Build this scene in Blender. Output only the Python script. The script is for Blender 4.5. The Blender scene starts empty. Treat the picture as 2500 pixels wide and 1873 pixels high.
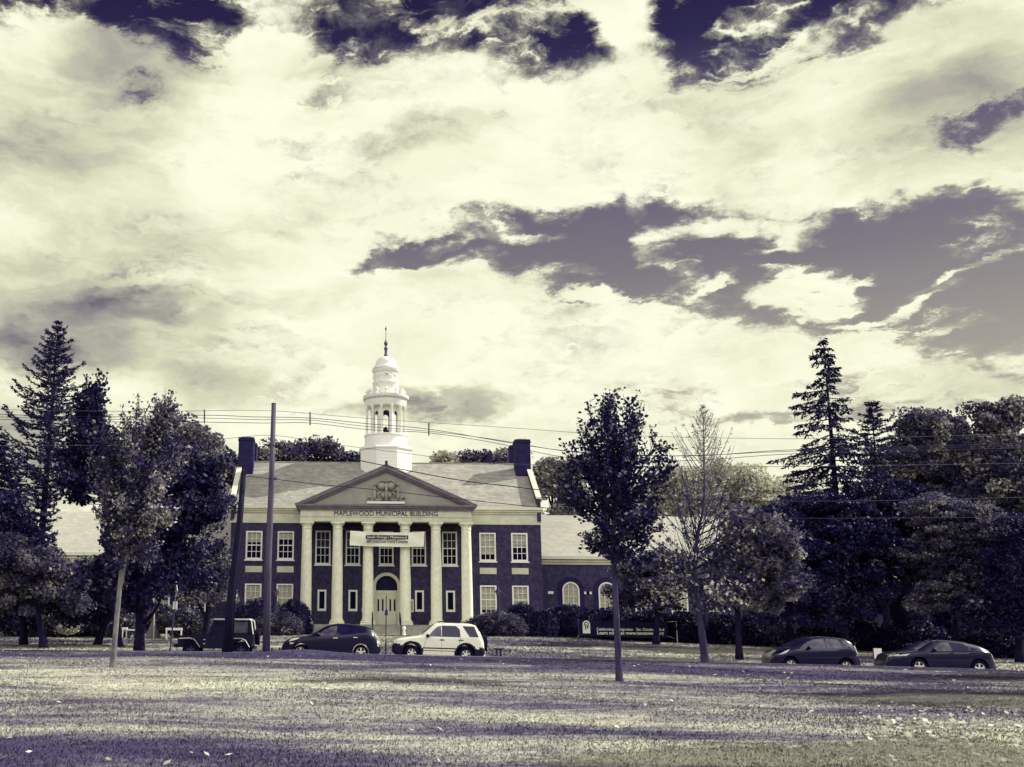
import bpy, math, random
import numpy as np
from mathutils import Vector, Matrix
random.seed(7); RNG = np.random.default_rng(11)
PI = math.pi
S = bpy.context.scene; COL = S.collection
S.cycles.use_denoising = True
# ---------------------------------------------------------------- camera
F_PX, PX0, PY0 = 2600.0, 860.0, 936.5          # focal length and principal point, in pixels of the 2500 wide photograph
PITCH, ROLL, EYE = math.radians(13.1), math.radians(0.45), 1.6
fwd = Vector((0, math.cos(PITCH), math.sin(PITCH))); rt = Vector((1, 0, 0)); up = rt.cross(fwd)
Rr = rt*math.cos(ROLL) + up*math.sin(ROLL); Ur = -rt*math.sin(ROLL) + up*math.cos(ROLL)
cd = bpy.data.cameras.new('camera'); cam = bpy.data.objects.new('camera', cd); COL.objects.link(cam)
cd.sensor_width = 36; cd.lens = 36*F_PX/2500; cd.shift_x = (1250-PX0)/2500; cd.clip_start = .1; cd.clip_end = 2000
m = Matrix((Rr, Ur, -fwd)).transposed().to_4x4(); m.translation = (0, 0, EYE); cam.matrix_world = m
S.camera = cam
def ray(px, py): return fwd + Rr*((px-PX0)/F_PX) + Ur*((PY0-py)/F_PX)
def pxof(p):
    d = Vector(p)-Vector((0, 0, EYE)); k = d.dot(fwd); return PX0+F_PX*d.dot(Rr)/k, PY0-F_PX*d.dot(Ur)/k
def at(px, py, Y):
    d = ray(px, py); k = Y/d.y
    return Vector((d.x*k, Y, EYE + d.z*k))
def X(px, Y, py=1500): return at(px, py, Y).x
def Z(py, Y, px=942): return at(px, py, Y).z
# ---------------------------------------------------------------- sun, sky
SUN_EL, SUN_AZ = math.radians(40), math.radians(-15)     # from the right and a little behind the building
sd = Vector((math.cos(SUN_EL)*math.cos(SUN_AZ), -math.cos(SUN_EL)*math.sin(SUN_AZ), math.sin(SUN_EL)))
sl = bpy.data.lights.new('sun', 'SUN'); sl.energy = 5.0; sl.angle = math.radians(.5); sl.color = (1, .98, .94)
so = bpy.data.objects.new('sun', sl); COL.objects.link(so); so.rotation_euler = sd.to_track_quat('Z', 'Y').to_euler(); so.location = (30, -20, 60)
S.view_settings.view_transform = 'Standard'; S.view_settings.look = 'None'; S.view_settings.gamma = 1; S.view_settings.exposure = 0.3
class NT:
    def __init__(s, tree): s.t = tree; s.n = tree.nodes; s.l = tree.links
    def new(s, kind, **kw):
        n = s.n.new(kind)
        for k, v in kw.items(): setattr(n, k, v)
        return n
    def link(s, a, b): s.l.new(a, b)
    def put(s, sock, v):
        if isinstance(v, bpy.types.NodeSocket): s.link(v, sock)
        else: sock.default_value = v
    def math(s, op, a, b=0.0, c=0.0, clamp=False):
        n = s.new('ShaderNodeMath', operation=op, use_clamp=clamp); s.put(n.inputs[0], a); s.put(n.inputs[1], b); s.put(n.inputs[2], c)
        return n.outputs[0]
    def noise(s, vec, scale, detail=4, rough=.55, dist=0.0):
        n = s.new('ShaderNodeTexNoise'); s.link(vec, n.inputs['Vector']); n.inputs['Scale'].default_value = scale
        n.inputs['Detail'].default_value = detail; n.inputs['Roughness'].default_value = rough; n.inputs['Distortion'].default_value = dist
        return n.outputs[0]
    def ramp(s, fac, stops, interp='LINEAR'):
        n = s.new('ShaderNodeValToRGB'); e = n.color_ramp.elements; n.color_ramp.interpolation = interp
        while len(e) < len(stops): e.new(.5)
        for el, (p, c) in zip(e, stops): el.position = p; el.color = (*c[:3], 1)
        s.put(n.inputs[0], fac); return n.outputs[0]
    def mixc(s, f, a, b):
        n = s.new('ShaderNodeMix', data_type='RGBA'); s.put(n.inputs[0], f)
        for k, v in ((6, a), (7, b)): s.put(n.inputs[k], v if isinstance(v, bpy.types.NodeSocket) else (*v[:3], 1))
        return n.outputs[2]
    def mapr(s, v, a, b, c=0., d=1., t='SMOOTHSTEP'):
        n = s.new('ShaderNodeMapRange', interpolation_type=t); s.put(n.inputs[0], v)
        for k, q in enumerate((a, b, c, d)): n.inputs[k+1].default_value = q
        return n.outputs[0]
def lin(c): return tuple(((v/255)/12.92 if v <= 10.3 else ((v/255+.055)/1.055)**2.4) for v in c)
DUO = [(0, (9, 5, 58)), (.17, (46, 42, 78)), (.3, (76, 70, 98)), (.5, (130, 125, 125)), (.65, (170, 168, 150)), (.8, (207, 206, 174)), (.95, (246, 246, 216)), (1, (255, 255, 230))]
def duo(t, g=1.0):
    """the photograph's toning: dark violet blue to cream; t = tone as displayed, g = linear gain"""
    for (a, ca), (b, cb) in zip(DUO, DUO[1:]):
        if t <= b: break
    f = min(1, max(0, (t-a)/(b-a))); return tuple(min(.95, v*g) for v in lin(tuple(x+(y-x)*f for x, y in zip(ca, cb))))
W = bpy.data.worlds.new('World'); S.world = W; W.use_nodes = True
def build_sky():
    t = NT(W.node_tree); t.n.clear()
    geo = t.new('ShaderNodeTexCoord'); d = geo.outputs['Generated']
    nrm = t.new('ShaderNodeVectorMath', operation='NORMALIZE'); t.link(d, nrm.inputs[0]); d = nrm.outputs[0]
    sx = t.new('ShaderNodeSeparateXYZ'); t.link(d, sx.inputs[0]); x, y, z = sx.outputs
    u = t.math('MULTIPLY', t.math('ARCTAN2', x, y), 57.2958); v = t.math('MULTIPLY', t.math('ARCSINE', z), 57.2958)
    cb = t.new('ShaderNodeCombineXYZ'); t.link(u, cb.inputs[0]); t.link(v, cb.inputs[1]); uv = cb.outputs[0]
    den = t.math('ADD', t.math('MAXIMUM', z, 0), .30)
    cp = t.new('ShaderNodeCombineXYZ'); t.link(t.math('DIVIDE', x, den), cp.inputs[0]); t.link(t.math('DIVIDE', y, den), cp.inputs[1]); pl = cp.outputs[0]
    def ang(px, py):
        r = ray(px, py).normalized(); return math.degrees(math.atan2(r.x, r.y)), math.degrees(math.asin(r.z))
    # domain warp so that the placed cloud masses get torn edges
    wn = t.new('ShaderNodeTexNoise'); t.link(pl, wn.inputs['Vector']); wn.inputs['Scale'].default_value = 5.5; wn.inputs['Detail'].default_value = 6; wn.inputs['Roughness'].default_value = .62
    wa = t.new('ShaderNodeVectorMath', operation='SUBTRACT'); t.link(wn.outputs['Color'], wa.inputs[0]); wa.inputs[1].default_value = (.5, .5, .5)
    wb = t.new('ShaderNodeVectorMath', operation='MULTIPLY'); t.link(wa.outputs[0], wb.inputs[0]); wb.inputs[1].default_value = (7, 4.5, 0)
    wc = t.new('ShaderNodeVectorMath', operation='ADD'); t.link(uv, wc.inputs[0]); t.link(wb.outputs[0], wc.inputs[1]); uvw = wc.outputs[0]
    def blobs(lst, src):
        tot = None
        for (px, py, rx, ry, rot, w) in lst:
            a, b = ang(px, py); k = 57.2958/F_PX
            mp = t.new('ShaderNodeMapping', vector_type='TEXTURE'); t.link(src, mp.inputs['Vector'])
            mp.inputs['Location'].default_value = (a, b, 0); mp.inputs['Rotation'].default_value = (0, 0, math.radians(rot))
            mp.inputs['Scale'].default_value = (rx*k, ry*k, 1)
            g = t.new('ShaderNodeTexGradient', gradient_type='SPHERICAL'); t.link(mp.outputs[0], g.inputs[0])
            q = t.math('MULTIPLY', t.math('SMOOTH_MIN', t.math('MULTIPLY', g.outputs['Fac'], 2.0), 1.0, .3), w)
            q = t.math('MULTIPLY', q, 1.0 if lst is B else 1.0); tot = q if tot is None else t.math('ADD', tot, q)
        return tot
    # cloud cover: + adds cloud, - opens the sky
    B = [(120, 30, 330, 110, 0, -.62), (430, 50, 260, 120, 0, -.95), (330, 215, 130, 60, -20, -.35), (1000, 40, 420, 130, 0, -1.15), (1320, 90, 200, 110, 0, -.7), (1850, 40, 560, 135, 0, -1.3), (2450, 20, 220, 70, 0, -.9),
         (2350, 255, 90, 130, 0, -.55), (1640, 165, 230, 50, -12, -.45), (760, 140, 100, 60, 0, -.4), (2490, 240, 110, 60, 0, -.6),
         (690, 145, 170, 85, 0, .5), (1530, 70, 110, 170, 28, 1.35), (1200, 40, 200, 80, 0, .55), (2330, 130, 270, 130, 10, 1.25), (1960, 95, 120, 40, 8, .9), (200, 110, 260, 80, 0, .75), (1900, 20, 150, 40, 0, .4),
         (960, 640, 210, 42, 14, -.85), (1200, 590, 300, 80, 2, -1.0), (1560, 620, 380, 120, -3, -1.15), (1900, 660, 420, 165, -6, -1.2), (2300, 680, 420, 175, -4, -1.1), (2480, 760, 260, 150, 0, -.7), (1500, 520, 330, 40, 0, -.5), (2150, 540, 250, 50, -8, -.6),
         (1640, 650, 130, 60, -35, 1.3), (1720, 560, 190, 34, 0, 1.3), (1970, 565, 100, 55, 0, 1.1), (1960, 715, 150, 45, 2, 1.9), (2010, 668, 150, 32, 0, 1.4), (2280, 705, 130, 30, 6, 1.1), (2300, 640, 120, 18, 8, .5), (2090, 600, 110, 22, 0, .4), (1150, 565, 160, 30, 0, .5), (1380, 560, 90, 40, 0, .4), (1560, 545, 90, 35, -60, .4), (2260, 770, 140, 22, 0, .5), (2450, 690, 90, 20, 8, .7), (1270, 578, 95, 22, 5, 1.0), (1460, 705, 90, 26, -8, 1.0), (1760, 690, 85, 20, 6, .9), (2150, 648, 80, 18, 8, 1.1), (2200, 745, 120, 20, 5, 1.1), (2400, 645, 110, 18, 10, 1.0), (2360, 800, 130, 22, 3, 1.0), (1850, 610, 80, 16, 10, .9), (2060, 775, 70, 16, 0, .8), (1090, 600, 70, 18, 10, .8), (1760, 60, 60, 20, 10, .8), (2080, 40, 70, 22, 0, .6),
         (1250, 640, 330, 30, -4, .35), (1900, 940, 500, 26, 0, -.28), (2150, 1010, 500, 30, 0, -.33), (1050, 1000, 420, 26, 0, -.18), (1600, 1020, 330, 40, 0, -.2), (2350, 880, 260, 30, -8, -.2)]
    dens = blobs(B, uvw)
    n1 = t.noise(pl, 4.6, 10, .68, .5); n2 = t.noise(pl, 17, 8, .7, .3)
    base = t.math('SUBTRACT', t.math('MULTIPLY', t.math('MULTIPLY', t.mapr(y, .25, .62), t.mapr(v, 42, 32)), 1.62), .55)
    dens = t.math('ADD', dens, base)
    fb = t.math('ADD', t.math('MULTIPLY', t.math('SUBTRACT', n1, .5), 2.9), t.math('MULTIPLY', t.math('SUBTRACT', n2, .5), 1.9))
    fb = t.math('MULTIPLY', fb, t.mapr(dens, .55, 1.35, 1.0, .35))
    dens = t.math('ADD', dens, fb)
    mw = t.new('ShaderNodeMapping'); t.link(uvw, mw.inputs[0]); mw.inputs['Scale'].default_value = (.15, .50, 1); mw.inputs['Rotation'].default_value = (0, 0, .06)
    dens = t.math('ADD', dens, t.math('MULTIPLY', t.mapr(t.noise(mw.outputs[0], 1., 7, .64, .4), .48, .74), 1.15))
    mw2 = t.new('ShaderNodeMapping'); t.link(uvw, mw2.inputs[0]); mw2.inputs['Scale'].default_value = (.42, 1.15, 1)
    dens = t.math('ADD', dens, t.math('MULTIPLY', t.mapr(t.noise(mw2.outputs[0], 1., 6, .6, .3), .54, .74), .75))
    dens = t.math('SUBTRACT', dens, .20)
    cover = t.mapr(dens, -.22, 1.0)
    # cloud brightness: thick grey patches to the left and in streaks
    G = [(40, 760, 420, 210, 0, .42), (330, 840, 420, 130, -8, .34), (-20, 1130, 330, 170, 0, .50), (250, 500, 420, 150, -10, .25), (1150, 640, 420, 70, -8, .12), (2480, 420, 420, 300, 0, .30), (120, 300, 420, 180, 0, .25), (360, 160, 280, 120, 0, .35), (820, 120, 260, 70, 0, .22), (1150, 30, 220, 60, 0, .45),
         (420, 760, 260, 60, 0, .22), (750, 725, 220, 50, 6, .25), (1080, 330, 260, 50, 12, .2), (40, 850, 160, 60, 0, .3), (1500, 400, 460, 50, 0, .1), (2330, 130, 280, 130, 0, .18), (1050, 1000, 300, 50, 0, .5), (820, 950, 200, 30, 0, .2), (2150, 980, 500, 60, 0, .25)]
    g = blobs(G, uvw)
    n3 = t.noise(pl, 2.8, 5, .55, .7)
    ms = t.new('ShaderNodeMapping'); t.link(uvw, ms.inputs[0]); ms.inputs['Scale'].default_value = (.10, .32, 1); n4 = t.noise(ms.outputs[0], 1., 8, .62, .5)
    g = t.math('ADD', g, t.math('ADD', t.math('MULTIPLY', t.math('SUBTRACT', n3, .46), 1.0), t.math('MULTIPLY', t.math('SUBTRACT', n4, .46), 1.05)))
    thin = t.mapr(cover, .2, 1.0, .50, 0.)
    ccol = t.ramp(t.math('ADD', g, thin), [(0, lin((255, 255, 229))), (.18, lin((246, 246, 217))), (.42, lin((216, 216, 187))), (.7, lin((172, 169, 158))), (1, lin((112, 107, 122)))])
    nish = t.new('ShaderNodeTexSky', sky_type='NISHITA', sun_disc=False); nish.sun_elevation = SUN_EL; nish.sun_rotation = math.atan2(sd.x, sd.y)
    bw = t.new('ShaderNodeRGBToBW'); t.link(nish.outputs[0], bw.inputs[0])
    tone = t.ramp(t.mapr(v, 0, 50, 0, 1, 'LINEAR'), [(0, lin((186, 184, 160))), (.24, lin((165, 160, 148))), (.38, lin((124, 119, 128))), (.5, lin((96, 91, 117))), (.60, lin((48, 43, 80))), (.66, lin((36, 31, 68))), (.85, lin((20, 16, 52))), (1, lin((14, 10, 46)))])
    gain = t.mapr(bw.outputs[0], 0, 6, .85, 1.15, 'LINEAR')
    vm = t.new('ShaderNodeVectorMath', operation='SCALE'); t.link(tone, vm.inputs[0]); t.link(gain, vm.inputs['Scale'])
    col = t.mixc(cover, vm.outputs[0], ccol)
    # behind the viewer: unseen bright cloud band shaped to fill the front, dark sky overhead
    fill_band = t.mixc(t.mapr(v, 44, 60), (1.95, 1.89, 1.95), (.05, .04, .13)); fill_band = t.mixc(t.mapr(v, 5, 16), (.10, .09, .14), fill_band)
    col = t.mixc(t.mapr(y, .10, -.25), col, fill_band)
    bg = t.new('ShaderNodeBackground'); t.link(col, bg.inputs[0]); bg.inputs[1].default_value = WORLD_K
    out = t.new('ShaderNodeOutputWorld'); t.link(bg.outputs[0], out.inputs[0])
WORLD_K = .81
build_sky()
# ---------------------------------------------------------------- materials
def mat(name, col, rough=.8, spec=.3, var=None, scale=3., stretch=None, bump=0., bscale=40., metal=0., coat=0., detail=5, extra=None, coord='Object'):
    """col: albedo; var: second albedo mixed in by noise"""
    M = bpy.data.materials.new(name); M.use_nodes = True; t = NT(M.node_tree); b = t.n['Principled BSDF']
    b.inputs['Roughness'].default_value = rough; b.inputs['Specular IOR Level'].default_value = spec; b.inputs['Metallic'].default_value = metal
    b.inputs['Coat Weight'].default_value = coat; b.inputs['Coat Roughness'].default_value = .06
    tc = t.new('ShaderNodeTexCoord'); vec = tc.outputs[coord]
    if stretch:
        mp = t.new('ShaderNodeMapping'); t.link(vec, mp.inputs[0]); mp.inputs['Scale'].default_value = stretch; vec = mp.outputs[0]
    c = (*col, 1)
    if var is not None:
        c = t.ramp(t.noise(vec, scale, detail, .62), [(.30, col), (.70, var)])
    if extra: c = extra(t, vec, c)
    t.put(b.inputs['Base Color'], c)
    if bump:
        bn = t.new('ShaderNodeBump'); bn.inputs['Strength'].default_value = bump; bn.inputs['Distance'].default_value = .02
        t.link(t.noise(vec, bscale, 4), bn.inputs['Height']); t.link(bn.outputs[0], b.inputs['Normal'])
    return M
def brick_extra(t, vec, c):
    tc = t.new('ShaderNodeTexCoord'); sp = t.new('ShaderNodeSeparateXYZ'); t.link(tc.outputs['Object'], sp.inputs[0])
    cx = t.new('ShaderNodeCombineXYZ'); t.link(t.math('ADD', sp.outputs[0], sp.outputs[1]), cx.inputs[0]); t.link(sp.outputs[2], cx.inputs[1])
    bk = t.new('ShaderNodeTexBrick'); t.link(cx.outputs[0], bk.inputs['Vector']); bk.inputs['Scale'].default_value = 1
    bk.inputs['Brick Width'].default_value = .23; bk.inputs['Row Height'].default_value = .085; bk.inputs['Mortar Size'].default_value = .010
    bk.inputs['Color1'].default_value = (*duo(.11, .75), 1); bk.inputs['Color2'].default_value = (*duo(.22, .75), 1); bk.inputs['Mortar'].default_value = (*duo(.34, .8), 1)
    n = t.noise(vec, .8, 5, .6); n2 = t.noise(vec, 3.2, 4, .8)
    a = t.mixc(t.math('MULTIPLY', n, .4), bk.outputs[0], c)
    return t.mixc(t.mapr(n2, .38, .66, 0, .85), a, duo(.33, .8))
M = {}
M['brick'] = mat('brick', duo(.10, .75), .9, .1, var=duo(.18, .75), scale=1.3, bump=.3, bscale=25, extra=brick_extra)
M['brick_chimney'] = mat('brick_chimney', duo(.12, .9), .9, .1, var=duo(.19, .9), scale=2, bump=.3, extra=None)
M['stone'] = mat('limestone', duo(.84, 1.), .8, .2, var=duo(.74, .95), scale=1.1, bump=.15, bscale=12)
M['tympanum'] = mat('tympanum_stucco', duo(.66, .9), .85, .2, var=duo(.60, .8), scale=.6, bump=.15, bscale=8)
M['column'] = mat('column_stone', duo(.92, 1.), .75, .2, var=duo(.82, 1.), scale=5.5, stretch=(1, 1, .6), bump=.25, bscale=9)
M['white'] = mat('white_paint', lin((238, 237, 220)), .55, .35, var=lin((230, 229, 212)), scale=2)
M['cream'] = mat('cream_paint', duo(.92, .9), .5, .35, var=duo(.86, .9), scale=1.2)
M['cornice'] = mat('grey_cornice', duo(.52, .9), .8, .2, var=duo(.42, .9), scale=2.)
def shingle(t, vec, c):
    n = t.noise(vec, 9, 3, .7); n2 = t.noise(vec, .5, 4, .6)
    tc = t.new('ShaderNodeTexCoord'); sp = t.new('ShaderNodeSeparateXYZ'); t.link(tc.outputs['Object'], sp.inputs[0]); cx = t.new('ShaderNodeCombineXYZ'); t.link(sp.outputs[0], cx.inputs[0]); t.link(sp.outputs[2], cx.inputs[1])
    bk = t.new('ShaderNodeTexBrick'); t.link(cx.outputs[0], bk.inputs['Vector']); bk.inputs['Scale'].default_value = 1; bk.inputs['Brick Width'].default_value = .42; bk.inputs['Row Height'].default_value = .17; bk.inputs['Mortar Size'].default_value = .016
    bk.inputs['Color1'].default_value = (*duo(.56, .85), 1); bk.inputs['Color2'].default_value = (*duo(.78, .85), 1); bk.inputs['Mortar'].default_value = (*duo(.42, .8), 1)
    a = t.mixc(t.mapr(n, .30, .72), bk.outputs[0], duo(.68, .8))
    return t.mixc(t.mapr(n2, .4, .7, 0, .35), a, duo(.50, .8))
M['roof'] = mat('slate_shingles', duo(.5), .85, .2, extra=shingle, stretch=(1, 1, 2.6), bump=.5, bscale=14)

M['wing_roof'] = mat('pale_slate', duo(.5), .85, .2, extra=lambda t, v, c: t.mixc(.30, shingle(t, v, c), duo(.92, .85)), stretch=(1, 1, 2.6), bump=.5, bscale=14)
M['dark'] = mat('dark_room_shade', duo(.02, 1), .9, .05)
M['blind_in_shade'] = mat('shade_toned_blind', duo(.30, .8), .7, .2, var=duo(.2, .8), scale=1.5)  # portico blinds, colour darkened to stand for the shade there
M['blind'] = mat('window_blind', duo(.9, .9), .7, .2, var=duo(.82, .9), scale=1.5)
M['black_metal'] = mat('black_metal', duo(.06, .8), .45, .4)
M['iron'] = mat('dark_iron', duo(.22, .9), .5, .5, metal=.3)
M['finial'] = mat('weathered_copper', duo(.38, .9), .5, .5, var=duo(.28, .9), scale=4)
M['steps'] = mat('granite_steps', duo(.70, .9), .85, .2, var=duo(.55, .8), scale=2.5, bump=.2, bscale=10)
M['lettering'] = mat('dark_letters', duo(.20, .8), .5, .3)
M['banner'] = mat('white_vinyl', duo(.93, .95), .6, .3, var=duo(.88, .95), scale=1.4, bump=.5, bscale=2.5)
M['banner_dark'] = mat('dark_vinyl', duo(.05, .8), .6, .2)
M['print_dark'] = mat('dark_print', duo(.03, .8), .6, .2)
M['print_white'] = mat('white_print', duo(.95, .95), .6, .2)
M['pole'] = mat('weathered_pole', duo(.42, .8), .85, .2, var=duo(.26, .75), scale=5, stretch=(1, 1, .12), bump=.8, bscale=14)
M['pole_dark'] = mat('creosoted_pole', duo(.08, .3), .85, .2, var=duo(.15, .45), scale=5, stretch=(1, 1, .12), bump=.8, bscale=14)
M['wire'] = mat('cable_sheath', duo(.10, .8), .6, .2)
M['thin_wire'] = mat('thin_cable_sheath', duo(.36, .8), .6, .2)
M['asphalt'] = mat('asphalt', duo(.40, .8), .9, .2, var=duo(.5, .8), scale=6, bump=.3, bscale=60)
M['kerbstone'] = mat('kerbstone', duo(.72, .9), .85, .2, var=duo(.6, .9), scale=4)
M['bark'] = mat('bark', duo(.34, .8), .9, .1, var=duo(.18, .7), scale=7, stretch=(1, 1, .25), bump=1., bscale=18)
M['bark_pale'] = mat('pale_bark', duo(.62, .72), .9, .1, var=duo(.34, .7), scale=7, stretch=(1, 1, .3), bump=1., bscale=18)
M['bark_dark'] = mat('dark_bark', duo(.10, .35), .9, .1, var=duo(.18, .5), scale=7, stretch=(1, 1, .25), bump=1., bscale=18)
M['bark_grey'] = mat('grey_twig_bark', duo(.40, .8), .9, .1, var=duo(.5, .8), scale=7)
M['paint_white'] = mat('white_car_paint', duo(.95, 1), .3, .5, coat=.8)
M['paint_navy'] = mat('dark_car_paint', duo(.07, .5), .45, .2, coat=.45)
M['paint_black'] = mat('black_car_paint', duo(.04, .6), .45, .25, coat=.1)
M['paint_grey'] = mat('grey_metallic_paint', duo(.10, .5), .40, .12, metal=.0, coat=1.0)
M['rubber'] = mat('rubber', duo(.05, .4), .85, .15)
M['plastic'] = mat('black_plastic', duo(.05, .4), .6, .3)
M['alloy'] = mat('alloy', duo(.93, .95), .4, .6, metal=.25)
M['alloy_dark'] = mat('dull_alloy', duo(.3, .9), .45, .5, metal=.4)
M['lamp_clear'] = mat('clear_lamp_lens', duo(.93, .9), .15, .8)
M['lamp_red'] = mat('pale_tail_lens', duo(.85, .9), .15, .8)
M['trim_white'] = mat('bright_trim', duo(.95, .95), .35, .6)
M['car_glass'] = mat('car_glass', duo(.06, .7), .1, .4, var=duo(.16, .8), scale=1.6)
M['car_glass_bright'] = mat('car_glass_facing_interior', duo(.50, .7), .1, .4, var=duo(.26, .7), scale=3.5)
def glass_mat():
    g = bpy.data.materials.new('window_glass'); g.use_nodes = True; t = NT(g.node_tree); t.n.clear()
    tr = t.new('ShaderNodeBsdfTransparent'); gl = t.new('ShaderNodeBsdfGlossy'); gl.inputs['Roughness'].default_value = .05
    fr = t.new('ShaderNodeFresnel'); fr.inputs[0].default_value = 1.45
    mx = t.new('ShaderNodeMixShader'); t.link(fr.outputs[0], mx.inputs[0]); t.link(tr.outputs[0], mx.inputs[1]); t.link(gl.outputs[0], mx.inputs[2])
    o = t.new('ShaderNodeOutputMaterial'); t.link(mx.outputs[0], o.inputs[0]); return g
M['glass'] = glass_mat()
def leaf_mat(name, stops, trans=.25, rough=.6):
    L = bpy.data.materials.new(name); L.use_nodes = True; t = NT(L.node_tree); b = t.n['Principled BSDF']
    a = t.new('ShaderNodeAttribute', attribute_name='tone'); c = t.ramp(a.outputs['Fac'], stops)
    t.link(c, b.inputs['Base Color']); b.inputs['Roughness'].default_value = rough; b.inputs['Specular IOR Level'].default_value = .25
    tl = t.new('ShaderNodeBsdfTranslucent'); t.link(c, tl.inputs[0])
    mx = t.new('ShaderNodeMixShader'); mx.inputs[0].default_value = trans; t.link(b.outputs[0], mx.inputs[1]); t.link(tl.outputs[0], mx.inputs[2])
    t.link(mx.outputs[0], t.n['Material Output'].inputs[0]); return L
M['leaf_dark'] = leaf_mat('dark_leaves', [(0, duo(.04, 1)), (.45, duo(.18, 1)), (.75, duo(.42, 1)), (1, duo(.8, 1))], .35)
M['leaf_mid'] = leaf_mat('mid_leaves', [(0, duo(.10, 1)), (.4, duo(.34, 1)), (.75, duo(.62, 1)), (1, duo(.92, 1))], .42)
M['leaf_light'] = leaf_mat('light_leaves', [(0, duo(.2, 1)), (.45, duo(.45, .95)), (.8, duo(.66, 1)), (1, duo(.88, 1))], .25)
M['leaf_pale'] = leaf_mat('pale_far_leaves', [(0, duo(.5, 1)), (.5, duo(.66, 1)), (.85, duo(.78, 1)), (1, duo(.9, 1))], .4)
M['needle'] = leaf_mat('dark_needles', [(0, duo(.04, 1)), (.6, duo(.15, .9)), (1, duo(.36, .9))], .15)
M['leaf_black'] = leaf_mat('shaded_leaves', [(0, duo(.0, .9)), (.55, duo(.06, 1)), (.85, duo(.20, 1)), (1, duo(.6, 1))], .2)
M['bark_twig'] = mat('dark_twigs', duo(.12, .8), .9, .1, var=duo(.22, .8), scale=7)
M['litter'] = leaf_mat('dry_leaves', [(0, duo(.5, .9)), (.6, duo(.72, 1)), (1, duo(.93, 1))], .2)
def lawn_color(t, vec, c=None):
    """dry straw patches and darker tufts, in metres"""
    mp = t.new('ShaderNodeMapping'); t.link(vec, mp.inputs[0]); mp.inputs['Scale'].default_value = (.22, .8, 1); mp.inputs['Location'].default_value = (3.1, 1.7, 0)
    m2 = t.new('ShaderNodeMapping'); t.link(vec, m2.inputs[0]); m2.inputs['Scale'].default_value = (.55, 1., 1)
    big = t.noise(mp.outputs[0], .26, 5, .55, .6); mid = t.noise(m2.outputs[0], 1.1, 7, .72, .5); fine = t.noise(vec, 6, 6, .8)
    s = t.math('ADD', t.math('MULTIPLY', t.math('SUBTRACT', big, .5), 2.8), t.math('ADD', t.math('MULTIPLY', t.math('SUBTRACT', mid, .5), 1.5), t.math('MULTIPLY', t.math('SUBTRACT', fine, .5), .8)))
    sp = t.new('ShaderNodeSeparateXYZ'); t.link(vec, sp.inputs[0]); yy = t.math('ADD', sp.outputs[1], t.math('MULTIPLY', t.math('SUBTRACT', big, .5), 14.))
    verge = t.math('ADD', t.math('MULTIPLY', t.mapr(yy, 31, 37), t.mapr(yy, 50, 47)), t.math('MULTIPLY', t.mapr(yy, 15.5, 12.5), .8))      # painted tree shade: sward darkened by the road and at the near end
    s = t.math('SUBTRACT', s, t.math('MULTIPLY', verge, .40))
    return t.ramp(t.math('ADD', s, .5), [(.0, duo(.28, .95)), (.22, duo(.40, 1)), (.45, duo(.56, .97)), (.65, duo(.68, .97)), (.95, duo(.80, 1))])
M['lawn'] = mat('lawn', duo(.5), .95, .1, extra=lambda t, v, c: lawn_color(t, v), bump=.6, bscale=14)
def grass_blade_mat():
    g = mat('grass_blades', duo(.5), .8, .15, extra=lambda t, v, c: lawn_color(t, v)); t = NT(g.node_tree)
    ge = t.new('ShaderNodeNewGeometry'); a = t.new('ShaderNodeVectorMath', operation='MULTIPLY_ADD'); t.link(ge.outputs['Normal'], a.inputs[0]); a.inputs[1].default_value = (.06, .06, .06); a.inputs[2].default_value = (0, 0, .8)
    n = t.new('ShaderNodeVectorMath', operation='NORMALIZE'); t.link(a.outputs[0], n.inputs[0]); t.link(n.outputs[0], t.n['Principled BSDF'].inputs['Normal']); return g
M['blades'] = grass_blade_mat()
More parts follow.
